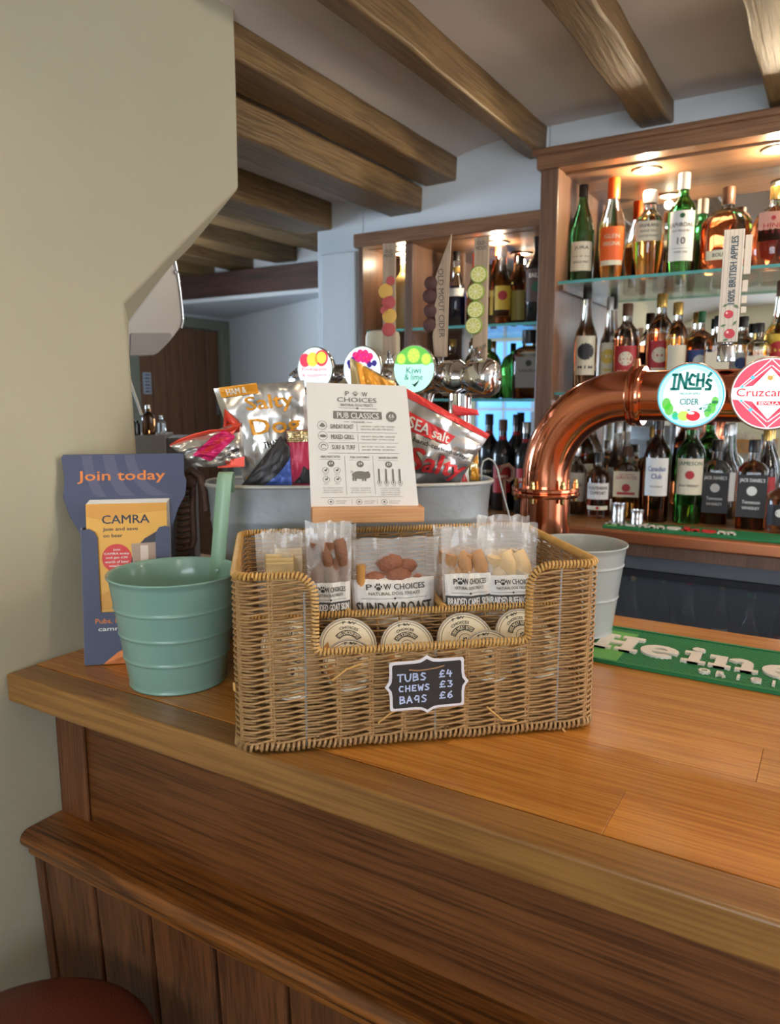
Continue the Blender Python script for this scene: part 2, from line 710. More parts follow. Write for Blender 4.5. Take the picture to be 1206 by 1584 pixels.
UP = Vector((0, 0, 1))
window('window_1', (-2.40, -2.50, 1.0), (-1, 0, 0), .95, 1.05, (.16, .50, 1.0), WIN['front_left'])
window('window_2', (1.3, -2.50, .95), (-1, 0, 0), 1.6, 1.05, (.80, .90, 1), WIN['front_right'])
window('added_side_window', (2.295, 2.0, .95), (0, -1, 0), 1.4, 1.05, (.85, .92, 1), WIN['side'])  # invented window on the unseen right wall, added as a light source
window('window_4', (-5.095, -.6, .95), (0, 1, 0), 1.9, 1.05, (.62, .80, 1), WIN['back_room'])

# ceiling beams
beam_m = wood('old_oak_beam', srgb(136, 106, 66), srgb(98, 74, 46), 1, .7, .48, tone=.1, bump=.5, fine=.5)


def beam(x0, x1, z0, z1, y0, y1, label, seed):
    rnd = random.Random(seed)
    mb = MB()
    k = 26
    ring = []
    for i in range(k + 1):
        y = y0 + (y1 - y0) * i / k
        j = lambda a: rnd.uniform(-a, a)
        ring += [(x0 + j(.003), y, z0 + j(.003)), (x1 + j(.003), y, z0 + j(.003)), (x1 + j(.002), y, z1), (x0 + j(.002), y, z1)]
    fs = [(0, 1, 2, 3), tuple(4 * k + q for q in (3, 2, 1, 0))]
    for i in range(k):
        for q in range(4):
            fs.append((4 * i + q, 4 * i + 4 + q, 4 * i + 4 + (q + 1) % 4, 4 * i + (q + 1) % 4))
    mb.add(ring, fs)
    return obj('ceiling_beam', mb, beam_m, label=label, cat='beam', bevel=.006, bseg=2, recalc=True, smooth=50)


beam(-.851, -.797, 2.176, 2.275, -.8, YW + .01, 'dark oak ceiling beam running to the wall left of the tall shelves', 1)
beam(-.533, -.448, 2.205, 2.275, -.8, YW + .01, 'oak ceiling beam with a shiny end above the copper-lit spirit shelves', 2)
beam(-.215, -.12, 2.19, 2.275, -.8, YW + .01, 'oak ceiling beam cut off by the top right corner', 5)
beam(-1.199, -1.086, 2.150, 2.222, -.5, YW + .01, 'thick oak ceiling beam beside the painted wall, upper of the touching pair', 3)
beam(-1.33, -1.208, 2.070, 2.150, -.5, YW + .01, 'thick oak ceiling beam, lower of the touching pair by the painted wall', 4)
beam(-1.70, -1.56, 2.055, 2.16, -.5, YW + .01, 'oak beam beyond the chamfered wall opening, ending at the white pier', 6)
for i, (xr, zb) in enumerate(((-2.26, 2.225), (-2.565, 2.20), (-2.872, 2.185), (-3.164, 2.165))):
    beam(xr - .15, xr, zb, 2.335, -.5, Yb + .1, ['back room ceiling joist nearest the white pier', 'second back room ceiling joist from the white pier',
         'third back room ceiling joist from the white pier', 'back room ceiling joist furthest left over the rounded hood'][i], 10 + i)
obj('lintel_beam', MB().box((-5.1, Yb, sz + .005), (-1.5, Yb + .09, 2.172)), wood('dark_red_lintel', srgb(96, 62, 50), srgb(60, 38, 32), 0, 1.4, .6, bump=.6), bevel=.004,
    label='dark reddish brown lintel beam over the back room doorway wall', cat='beam')

# back-room door
dX = -3.663
d = thing('door_1', (dX - .02, 3.45, 0), None, None)
tag(d, kind='structure')
door_m = wood('pine_door', srgb(134, 92, 62), srgb(108, 70, 46), 2, .8, .5, tone=.06)
frm_m = mat('grey_green_frame', srgb(138, 138, 122), .6)
for i in range(6):
    y0 = 3.13 + i * .117
    obj('plank', MB().box((dX - .05, y0 + .0035, .02), (dX - .012, y0 + .1135, 1.92)), door_m, d, bevel=.004, bseg=1)
obj('door_frame', MB().box((dX - .05, 3.05, 0), (dX + .02, 3.125, 1.99)).box((dX - .05, 3.835, 0), (dX + .02, 3.93, 1.99)).box((dX - .05, 3.125, 1.925), (dX + .02, 3.835, 1.99)), frm_m, d, bevel=.004)
obj('latch_plate', MB().box((dX - .012, 3.79, 1.36), (dX - .004, 3.815, 1.46)), mat('steel_plate', (.5, .5, .52), .3, 1), d)
pr = thing('hanging_tag', (dX - .008, 3.195, 1.53), 'small striped tag hanging on the back room door', 'tag')
obj('tag_card', MB().box((dX - .010, 3.165, 1.50), (dX - .002, 3.225, 1.63)), mat('tag_grey', srgb(190, 195, 205), .5), pr)
p = Print()
for k in range(6):
    p.rect(0, -.05 + k * .02, .042, .009, mat('tag_blue', srgb(70, 90, 130), .5) if k % 2 else K, 1)
p.build('stripe_print', flat((dX - .002, 3.195, 1.565), (0, 1, 0), (0, 0, 1)), pr)

# ================================================================= THE BAR
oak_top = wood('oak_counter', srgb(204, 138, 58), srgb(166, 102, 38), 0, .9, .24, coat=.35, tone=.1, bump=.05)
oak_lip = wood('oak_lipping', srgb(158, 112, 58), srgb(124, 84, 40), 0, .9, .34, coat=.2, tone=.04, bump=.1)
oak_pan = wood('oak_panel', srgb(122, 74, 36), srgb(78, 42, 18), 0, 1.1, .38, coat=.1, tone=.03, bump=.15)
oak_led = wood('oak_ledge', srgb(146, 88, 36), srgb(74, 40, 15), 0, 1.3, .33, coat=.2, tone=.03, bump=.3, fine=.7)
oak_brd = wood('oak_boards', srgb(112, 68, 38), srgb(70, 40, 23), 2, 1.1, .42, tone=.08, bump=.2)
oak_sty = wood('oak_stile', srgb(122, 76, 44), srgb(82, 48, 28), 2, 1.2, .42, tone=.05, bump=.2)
ct = thing('bar_counter', (-.2, 1.02, 0), 'oak bar counter the wicker basket stands on, with a deep front lip', 'counter')
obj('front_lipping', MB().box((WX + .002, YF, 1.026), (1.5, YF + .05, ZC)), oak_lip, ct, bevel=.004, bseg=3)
rows = 8
rh = (YB - YF - .05) / rows
for r in range(rows):
    x = WX + .003 - random.uniform(0, .5)
    y0 = YF + .05 + r * rh
    while x < 1.5:
        L_ = random.uniform(.38, .75)
        xa, xb = max(x, WX + .003), min(x + L_, 1.5)
        if xb - xa > .04:
            obj('stave', MB().box((xa + .0002, y0 + .0002, 1.03), (xb - .0002, y0 + rh - .0002, ZC)), oak_top, ct, bevel=.0004, bseg=1)
        x += L_
obj('substrate', MB().box((WX + .002, YF + .05, 1.018), (1.5, YB, 1.0305)), oak_lip, ct)
# the counter carries on behind the partition
obj('rear_worktop', MB().box((-1.9, .98, 1.03), (-1.068, YB, ZC)), oak_lip, ct, bevel=.003)
# upright panel, leaning very slightly
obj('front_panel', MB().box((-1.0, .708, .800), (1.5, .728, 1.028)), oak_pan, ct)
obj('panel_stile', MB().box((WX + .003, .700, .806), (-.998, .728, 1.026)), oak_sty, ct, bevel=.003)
obj('stile_bead', MB().tube([(-.997, .704, .807), (-.997, .704, 1.026)], .004, 8), oak_sty, ct, smooth=40)
# ledge with a bull-nosed edge
prof = [(.640, .778), (.714, .778), (.714, .807), (.640, .807)]
nose = [(.640 - .015 * sin(a), .7925 + .0145 * cos(a)) for a in [pi * k / 10 for k in range(11)]]
ring = [(.714, .807)] + nose + [(.714, .778)]
mb = MB()
kx = len(ring)
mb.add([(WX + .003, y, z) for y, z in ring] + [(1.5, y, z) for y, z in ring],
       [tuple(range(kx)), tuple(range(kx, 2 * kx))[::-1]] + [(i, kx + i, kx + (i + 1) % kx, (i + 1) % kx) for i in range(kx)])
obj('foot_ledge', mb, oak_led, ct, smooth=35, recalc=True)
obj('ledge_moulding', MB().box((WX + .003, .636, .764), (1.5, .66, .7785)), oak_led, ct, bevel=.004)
seams = [WX + .003, -1.034, -.91, -.79, -.664, -.54]
while seams[-1] < 1.5:
    seams.append(seams[-1] + .124)
for a, b in zip(seams, seams[1:]):
    mb = MB()
    lean = .030
    mb.add([(a + .003, .650 + lean, 0), (b - .003, .650 + lean, 0), (b - .003, .668 + lean, 0), (a + .003, .668 + lean, 0),
            (a + .003, .643, .766), (b - .003, .643, .766), (b - .003, .661, .766), (a + .003, .661, .766)],
           [(0, 3, 2, 1), (4, 5, 6, 7), (0, 1, 5, 4), (1, 2, 6, 5), (2, 3, 7, 6), (3, 0, 4, 7)])
    obj('board', mb, oak_brd, ct, bevel=.004, bseg=2)
obj('backing', MB().box((WX + .003, .70, 0), (1.5, .73, .80)), mat('dark_backing', (.02, .012, .008), .8), ct)

# round stool under the ledge
st = thing('bar_stool', (-.80, .45, 0), 'round reddish brown leather stool seat below the ledge at the bottom left', 'stool')
leather = mat('oxblood_leather', srgb(98, 44, 32), .38, var=.15, scale=18, bump=.2, bscale=260)
zt = .678
obj('seat_cushion', MB().lathe([(.0, zt), (.10, zt - .001), (.150, zt - .006), (.168, zt - .018), (.172, zt - .035), (.165, zt - .055), (.0, zt - .056)], 48,
    M=Matrix.Translation((-.80, .44, 0))), leather, st, smooth=50)
obj('seat_piping', MB().tube([(-.80 + .172 * cos(a), .44 + .172 * sin(a), zt - .05) for a in [2 * pi * k / 40 for k in range(40)]], .004, 6, closed=True), leather, st, smooth=60)
for k in range(4):
    a = pi / 4 + k * pi / 2
    obj('leg', MB().tube([(-.80 + .10 * cos(a), .44 + .10 * sin(a), zt - .05), (-.80 + .155 * cos(a), .44 + .155 * sin(a), 0)], [.018, .014], 10), oak_sty, st, smooth=40)
obj('foot_ring', MB().tube([(-.80 + .142 * cos(a), .44 + .142 * sin(a), .2) for a in [2 * pi * k / 32 for k in range(32)]], .009, 8, closed=True), oak_sty, st, smooth=60)
# ================================================================= WICKER BASKET
from mathutils import noise as mnoise
BA = radians(40.8)
E1 = Vector((cos(BA), sin(BA), 0))
E2 = Vector((-sin(BA), cos(BA), 0))
BO = Vector((-.590, .633, ZC + .0025)) + Vector((sin(BA), -cos(BA), 0)) * .013 - Vector((cos(BA), sin(BA), 0)) * .003 + Vector((.0065, -.0077, 0))
BL, BD, BH, LOW = .443, .281, .213, .119
UP = Vector((0, 0, 1))


def bl(x, y, z):
    return BO + E1 * x + E2 * y + UP * z


def onp(u, v, o, n):
    r = ray(u, v)
    return CAM + r * ((Vector(o) - CAM).dot(n) / r.dot(n))


def bpx(u, v, yl):
    """local basket x, z of a pixel on the plane y = yl"""
    q = onp(u, v, BO + E2 * yl, E2) - BO
    return q.dot(E1), q.z


RC = .02


def perim(s):
    """rounded-rectangle outline: front (0..), right, back, left; returns x, y, nx, ny"""
    segs = [BL - 2 * RC, pi / 2 * RC, BD - 2 * RC, pi / 2 * RC, BL - 2 * RC, pi / 2 * RC, BD - 2 * RC, pi / 2 * RC]
    tot = sum(segs)
    s = s % tot
    i = 0
    while s > segs[i] and i < 7:
        s -= segs[i]
        i += 1
    if i == 0:
        return RC + s, 0, 0, -1
    if i == 2:
        return BL, RC + s, 1, 0
    if i == 4:
        return BL - RC - s, BD, 0, 1
    if i == 6:
        return 0, BD - RC - s, -1, 0
    cx, cy, a0 = {1: (BL - RC, RC, -pi / 2), 3: (BL - RC, BD - RC, 0), 5: (RC, BD - RC, pi / 2), 7: (RC, RC, pi)}[i]
    a = a0 + s / RC
    return cx + RC * cos(a), cy + RC * sin(a), cos(a), sin(a)


PT = 2 * (BL - 2 * RC) + 2 * (BD - 2 * RC) + 2 * pi * RC
NST = 36
SP = PT / NST
wick = mat('wicker_strand', srgb(173, 134, 86), .45, var=.34, scale=55, bump=.4, bscale=900, coat=.15)
wick2 = mat('wicker_lit', srgb(206, 160, 88), .42, var=.22, scale=60, bump=.3, bscale=900, coat=.2)  # golden copy of the strand colour, lit look painted into rims and ends
wire = mat('basket_wire', srgb(150, 152, 152), .4, .6)
bas = thing('wicker_basket', bl(BL / 2, BD / 2, 0), 'rectangular wicker basket with a cut-down front, holding dog treats on the bar', 'basket', rz=BA)

mb = MB()
rnd = random.Random(3)
CL, CR = .091, .353     # sides of the front cut-out
pitch = .0071
nrow = int((BH - .012) / pitch)


def strand(mb, s0, s1, z, ph, amp=.0034, rad=.00162, closed=False):
    n = max(6, int((s1 - s0) / SP * 5))
    pts = []
    o = rnd.uniform(0, 99)
    for i in range(n if closed else n + 1):
        s = s0 + (s1 - s0) * i / n
        x, y, nx, ny = perim(s)
        k = cos(pi * s / SP + ph)
        a = amp * k
        zz = z + .0017 * sin(pi * s / SP + ph) + .0009 * mnoise.noise(Vector((s * 25, o, 0)))
        pts.append(bl(x + nx * a, y + ny * a, zz))
    mb.tube(pts, rad, 5, closed=closed)


for r in range(nrow):
    z = .012 + r * pitch
    for ph in (0, pi):
        zz = z + rnd.uniform(-.0006, .0006)
        if z < LOW - .004:
            strand(mb, 0, PT, zz, ph, closed=True)
        else:
            e = 0 if z < BH - .028 else (.026 - math.sqrt(max(0, .026 ** 2 - (z - (BH - .028)) ** 2)))
            strand(mb, CR - RC + e, PT + CL - RC - e, zz, ph)
obj('woven_sides', mb, wick, bas, smooth=80, kind='stuff')

mb, mw = MB(), MB()
for k in range(NST):
    s = (k + .5) * SP
    x, y, nx, ny = perim(s)
    tx, ty = -ny, nx
    top = BH - .004
    if y < .001 and CL - .004 < x < CR + .004:
        top = LOW - .002
    elif y < .001 and (x > CL - .024 or x < CR + .02) and CL - .03 < x < CR + .03:
        top = BH - .02
    if k % 4 == 1:
        mw.tube([bl(x, y, .004), bl(x, y, top)], .0016, 6)
    else:
        for d in (-.0019, .0019):
            mb.tube([bl(x + tx * d, y + ty * d, .004), bl(x + tx * d, y + ty * d, top)], .0016, 5)
obj('upright_stakes', mb, wick, bas, smooth=80, kind='stuff')
obj('wire_uprights', mw, wire, bas, smooth=80, kind='stuff', label='silver grey wire uprights')


def resample(pts, step, closed=False):
    pts = [Vector(p) for p in pts]
    if closed:
        pts.append(pts[0])
    out, acc = [pts[0]], 0
    for a, b in zip(pts, pts[1:]):
        L_ = (b - a).length
        d = step - acc
        while d <= L_:
            out.append(a.lerp(b, d / L_))
            d += step
        acc = (acc + L_) % step if L_ + acc >= step else acc + L_
    return out


def wrapped(mb, pts, core=.0034, cane=.0016, pitch=.0042, closed=False, per=7):
    """cane wound round a core that follows pts"""
    P_ = resample(pts, pitch / per, closed)
    out = []
    up = None
    for i, p in enumerate(P_):
        t = (P_[min(i + 1, len(P_) - 1)] - P_[max(i - 1, 0)]).normalized()
        if up is None:
            up = Vector((0, 0, 1)) if abs(t.z) < .9 else E1.copy()
        a = t.cross(up).normalized()
        b = a.cross(t).normalized()
        up = b
        th = 2 * pi * i / per
        rr = core * (1 + .05 * mnoise.noise(p * 90))
        out.append(p + (a * cos(th) + b * sin(th)) * rr)
    mb.tube(out, cane, 4)


def arc2(cx, cz, r, a0, a1, n=7):
    return [(cx + r * cos(a0 + (a1 - a0) * i / n), cz + r * sin(a0 + (a1 - a0) * i / n)) for i in range(n + 1)]


# top rim path: along the front with the cut-out, then right, back and left
fp = [(RC, BH)] + [(CL - .026, BH)] + arc2(CL - .026, BH - .026, .026, pi / 2, 0) + [(CL, LOW + .012)] + arc2(CL + .008, LOW + .008, .008, pi, 1.5 * pi)
fp += [(CR - .008, LOW)] + arc2(CR - .008, LOW + .008, .008, 1.5 * pi, 2 * pi) + [(CR, BH - .026)] + arc2(CR + .026, BH - .026, .026, pi, pi / 2) + [(BL - RC, BH)]
path = [bl(x, 0, z) for x, z in fp]
k = int((PT - (BL - 2 * RC)) / .008)
path += [bl(*perim(BL - 2 * RC + (PT - BL + 2 * RC) * i / k)[:2], BH) for i in range(1, k)]
mb = MB()
wrapped(mb, path, .0040, .0018, .0046, True)
obj('top_rim', mb, wick2, bas, smooth=80, kind='stuff')
mb = MB()
for dz, ph in ((.004, 0),):
    pp = [bl(*perim(PT * i / 160)[:2], .006 + .0012 * sin(i)) for i in range(160)]
    wrapped(mb, pp, .0052, .0021, .0062, True)
obj('base_border', mb, wick, bas, smooth=80, kind='stuff')
# dividers
DY, DZ = .082, .139
X1, X2 = .140, .268
mb, mr = MB(), MB()


def panel(mb, a, b, z0, z1):
    a, b = Vector((*a, 0)), Vector((*b, 0))
    L_ = (b - a).length
    t = (b - a) / L_
    nn = Vector((-t.y, t.x, 0))
    ns = max(2, round(L_ / .03))
    for i in range(ns + 1):
        p = a + t * L_ * i / ns
        mb.tube([bl(p.x, p.y, z0), bl(p.x, p.y, z1)], .0019, 5)
    z = z0 + .006
    ph = 0
    while z < z1 - .002:
        pts = []
        for i in range(ns * 5 + 1):
            q = i / 5
            p = a + t * L_ * q / ns + nn * .003 * cos(pi * q + ph)
            pts.append(bl(p.x, p.y, z))
        mb.tube(pts, .0014, 5)
        z += .0042
        ph += pi


panel(mb, (.004, DY), (BL - .004, DY), .004, DZ)
panel(mb, (X1, DY), (X1, BD - .004), .004, DZ)
panel(mb, (X2, DY), (X2, BD - .004), .004, DZ)
wrapped(mr, [bl(.004, DY, DZ), bl(BL - .004, DY, DZ)], .0038, .0017, .0044)
wrapped(mr, [bl(X1, DY + .004, DZ), bl(X1, BD - .006, DZ)], .0038, .0017, .0044)
wrapped(mr, [bl(X2, DY + .004, DZ), bl(X2, BD - .006, DZ)], .0038, .0017, .0044)
obj('divider_weave', mb, wick, bas, smooth=80, kind='stuff')
obj('divider_rim', mr, wick2, bas, smooth=80, kind='stuff')
mb = MB()
y = .008
while y < BD - .006:
    mb.tube([bl(.006, y, .008), bl(BL - .006, y, .008)], .0022, 5)
    y += .0045
obj('woven_base', mb, wick, bas, smooth=80, kind='stuff')
# loose cane ends
mb = MB()
for (x, z, dx, dz) in ((.11, .085, .035, .018), (.165, .028, .03, .016), (.300, .038, .04, -.022), (.40, .002, .004, -.004), (-.004, .09, .001, -.01)):
    obj('loose_cane_end', MB().tube([bl(x, -.005, z), bl(x + dx * .5, -.008, z + dz * .8), bl(x + dx, -.004, z + dz)], .0014, 5), wick2, bas, smooth=80)


# ---- chalkboard price sign hung on the front
cx_, cz_ = .2225, .0765
sg = thing('chalkboard_sign', bl(cx_, -.012, cz_ - .038), 'small black chalkboard price sign with white scalloped border hung on the basket', 'sign', rz=BA)
roll = radians(1.2)
ex = (E1 * cos(roll) + UP * sin(roll)).normalized()
ez = (UP * cos(roll) - E1 * sin(roll)).normalized()
sgo = bl(cx_, -.0125, cz_)


def plaque(w, h, tip):
    q = []
    c = min(w, h) * .09
    for sx, sy in ((1, 1), (-1, 1), (-1, -1), (1, -1)):
        pass
    top = [(-w, h - c)] + [(-w + c * .35, h - c * .2)] + [(-w + c, h)] + [(-w * .35, h)] + [(-w * .18, h + tip * .15), (-w * .07, h + tip * .6), (0, h + tip)]
    right = [(w, 0 + 0)]
    pts = top + [(-x, y) for x, y in top[-2::-1]]
    # right side going down with its point
    side = [(w, h * .45), (w + tip * .2, h * .2), (w + tip * .7, h * .07), (w + tip, 0)]
    pts += side + [(x, -y) for x, y in side[-2::-1]]
    low = [(x, -y) for x, y in (top + [(-x, y) for x, y in top[-2::-1]])][::-1]
    pts += low
    pts += [(-x, -y) for x, y in (side + [(x, -y) for x, y in side[-2::-1]])]
    return pts


Mq = frame(sgo, ex, ez, -E2)
obj('border', MB().prism(plaque(.0455, .0305, .0058), .0026, M=frame(sgo, ex, ez, ex.cross(ez))), mat('sign_border', srgb(226, 220, 224), .55), sg, recalc=True, bevel=.0004)
p = Print()
blk = mat('chalkboard_black', srgb(52, 47, 45), .75, var=.12, scale=60)
chalk = mat('chalk_pen', srgb(196, 208, 240), .7)
p.poly(plaque(.0422, .0272, .0048), blk, 1)
GL = {'T': [[(0, 1), (1, 1)], [(.5, 1), (.45, 0)]], 'U': [[(0, 1), (.05, .3), (.3, 0), (.7, .05), (.9, .4), (.95, 1)]],
      'B': [[(.1, 0), (.1, 1), (.7, .95), (.8, .7), (.15, .52), (.8, .45), (.9, .15), (.1, 0)]],
      'S': [[(.85, .9), (.4, 1), (.15, .75), (.5, .52), (.85, .3), (.6, .02), (.1, .08)]],
      'C': [[(.85, .9), (.3, .95), (.05, .5), (.25, .1), (.8, .08)]], 'H': [[(.1, 1), (.08, 0)], [(.85, 1), (.85, 0)], [(.1, .5), (.85, .5)]],
      'E': [[(.85, .95), (.15, .95), (.12, .5), (.12, .05), (.85, .02)], [(.12, .5), (.7, .52)]],
      'W': [[(0, 1), (.2, 0), (.5, .7), (.75, 0), (1, 1)]], 'A': [[(0, 0), (.45, 1), (.9, 0)], [(.2, .35), (.75, .35)]],
      'G': [[(.85, .9), (.4, 1), (.1, .6), (.3, .35), (.8, .5), (.85, .7), (.8, 0)]],
      '£': [[(.9, .85), (.55, 1), (.3, .75), (.35, .1), (.05, .05), (.95, .08)], [(.1, .48), (.75, .5)]],
      '4': [[(.3, 1), (.05, .45), (.9, .45)], [(.65, .8), (.6, 0)]], '3': [[(.15, .95), (.75, .9), (.45, .55), (.85, .35), (.6, .02), (.1, .08)]],
      '6': [[(.7, 1), (.2, .6), (.12, .2), (.45, 0), (.8, .2), (.6, .5), (.2, .38)]]}


def hand(p, txt, x, y, w, h, m, lw):
    for ch in txt:
        for st_ in GL[ch]:
            p.line([(x + a * w * .78, y + b * h) for a, b in st_], lw, m, 3)
        x += w


hand(p, 'TUBS', -.036, .0062, .0092, .0088, chalk, .0017)
hand(p, '£4', .0145, .0078, .0092, .0086, chalk, .0017)
hand(p, 'CHEWS', -.0345, -.0065, .0078, .0072, chalk, .0016)
hand(p, '£3', .0148, -.0050, .0095, .0080, chalk, .0016)
hand(p, 'BAGS', -.034, -.0212, .0088, .0085, chalk, .0017)
hand(p, '£6', .0145, -.0190, .0098, .0082, chalk, .0017)
nS = ex.cross(ez)
p.build('board_face', flat(sgo + nS * .0026, ex, ez), sg)
obj('twine', MB().tube([sgo + ex * x + ez * z + nS * .0042 for x, z in ((-.022, .0205), (-.012, .0188), (0, .0192), (.012, .0205), (.021, .0225))], .0008, 6), mat('twine', srgb(170, 130, 96), .8), sg, smooth=60)

# ---- tubs of treats in the front compartment
tub_clear = film('tub_plastic', (.86, .84, .80), .30, .15)
treat_m = mat('treat_brown', srgb(176, 116, 66), .8, var=.3, scale=120, bump=.8, bscale=300)
rim_m = mat('tub_lid_rim', srgb(188, 176, 160), .3, var=.03)


def tub(u, v, yl, R, tilt, title, label, yaw=0., spin=0., xz=None):
    x, z = xz if xz else bpx(u, v, yl)
    c = bl(x, yl, z)
    f = (-E2 * cos(tilt) + UP * sin(tilt))
    f = (Matrix.Rotation(yaw, 3, 'Z') @ f).normalized()
    ex_ = f.cross(UP).normalized() * -1
    ey_ = f.cross(ex_)
    ex_, ey_ = (ex_ * cos(spin) + ey_ * sin(spin)), (ey_ * cos(spin) - ex_ * sin(spin))
    M = frame(c, ex_, ey_, f)
    t = thing('treat_tub', c - UP * R * .8, label, 'tub', 'tubs of dog treats in the front of the basket')
    obj('pot', MB().lathe([(R * .84, -.026), (R * .88, -.020), (R * .93, -.006), (R * .88, -.0055), (R * .83, -.024), (0, -.0245)], 32, M=M), tub_clear, t, smooth=50)
    obj('treats', MB().lathe([(0, -.022), (R * .78, -.020), (R * .84, -.009), (R * .6, -.0065), (0, -.008)], 20, M=M), treat_m, t, smooth=50)
    obj('lid', MB().lathe([(R * .95, -.006), (R, -.006), (R * 1.01, -.001), (R, .0016), (R * .95, .0016), (R * .93, .0002), (0, .0002)], 40, M=M), rim_m, t, smooth=40)
    p = Print()
    p.disc(0, 0, R * .92, CREAM, 1, 40)
    p.ring(0, 0, R * .86, R * .02, KG, 2, 40)
    p.ring(0, 0, R * .25, R * .02, KG, 2, 24)
    p.paw(0, R * .0, R * .26, K, 3)
    p.rect(0, -R * .42, R * 1.0, R * .03, K, 2)
    p.text('MADE WITH LOVE', 0, -R * .56, R * .8, R * .09, K, 0, 3)
    p.shape([(-R * .9, -R * .2), (-R * .62, -R * .68), (-R * .3, -R * .87), (-R * .7, R * .1)], [(0, 1, 2, 3)], mat('kraft_brown', srgb(190, 134, 78), .7), 2)
    p.build('label_disc', flat(c + f * .0004, ex_, ey_), t)
    q = Print()
    Rt = R * .76
    q.text('P  W', 0, R * .07, R * .42, R * .10, K, .02, 3)
    q.paw(R * .0, R * .07, R * .11, K, 3)
    q.build('maker_print', lambda a, b, l: c + f * (.0007 + l) + (ex_ * sin(a / Rt) + ey_ * cos(a / Rt)) * (Rt + b), t)
    Rm = R * .635
    q = Print()
    q.text('CHOICES', 0, R * .02, R * .66, R * .10, K, .02, 3)
    q.build('maker_print', lambda a, b, l: c + f * (.0007 + l) + (ex_ * sin(a / Rm) + ey_ * cos(a / Rm)) * (Rm + b), t)
    Rn = R * .46
    q = Print()
    q.rect(0, 0, R * 1.1, R * .19, K, 2)
    q.text(title, 0, 0, R * 1.02, R * .13, CREAM, .02, 3)
    q.build('title_band', lambda a, b, l: c + f * (.0007 + l) + (ex_ * sin(a / Rn * .8) + ey_ * cos(a / Rn * .8)) * (Rn + b), t, maxedge=R * .12)
    return t


E38 = radians(36)
tub(538, 999, .050, .0365, E38, '100% CHICKEN BITES', 'chicken bites tub behind its twin at the left end of the basket front', spin=-.12)
tub(541, 1029, .018, .033, E38, '100% CHICKEN BITES', 'smaller-looking tub tucked in front of the chicken bites tub', spin=-.1)
tub(630, 1000, .045, .0345, E38, 'PORK SCRATCHINGS', 'pork scratchings tub behind the chalkboard sign in the middle of the basket', spin=.05)
tub(720, 991, .050, .0375, E38, '100% MEAT BITES', 'meat bites tub right of the pork scratchings tub, largest lid on show', spin=.2)
tub(757, 1014, .018, .0335, E38, '100% MEAT BITES', 'tub low in front of the meat bites tub', spin=.15)
tub(808, 983, .050, .0365, E38, '100% MEAT BITES', 'tub at the right cut-out shoulder showing a brown kraft edge', spin=.35)
tub(836, 1010, .018, .033, E38, '100% MEAT BITES', 'front tub hidden partly by the right woven shoulder', spin=.1)
tub(448, 1000, .050, .0355, E38, '100% MEAT BITES', 'rear tub glimpsed through the left woven shoulder', spin=.1)
tub(452, 1040, .018, .034, E38, '100% MEAT BITES', 'front tub glimpsed through the left woven shoulder', spin=-.1)

# ---- clear bags of chews standing behind
bagfilm = film('clear_bag_film', (.92, .91, .88), .19, .08)
n3 = mnoise.noise


def bagsurf(quad, thick, seed, crumple=.003, neck=.75):
    """quad = bl, br, tr, tl points; returns fn(s, t, side)"""
    a, b, c, d = quad
    nrm = (b - a).cross(d - a).normalized()

    def fn(s, t, side=1, lift=0.):
        p = a.lerp(b, s).lerp(d.lerp(c, s), t)
        pr_ = max(0, sin(pi * min(1, max(0, s)))) ** .5 * (max(0, sin(pi * min(1, max(0, t / neck)))) ** .5 if t < neck else 0)
        w = crumple * (n3(Vector((s * 5 + seed, t * 6, seed))) + .5 * n3(Vector((s * 13 + seed, t * 15, seed * 2)))) * (.10 + 3.4 * max(0, t - .42))
        return p + nrm * (side * (thick * pr_ + .0006) + w + lift)
    return fn, nrm


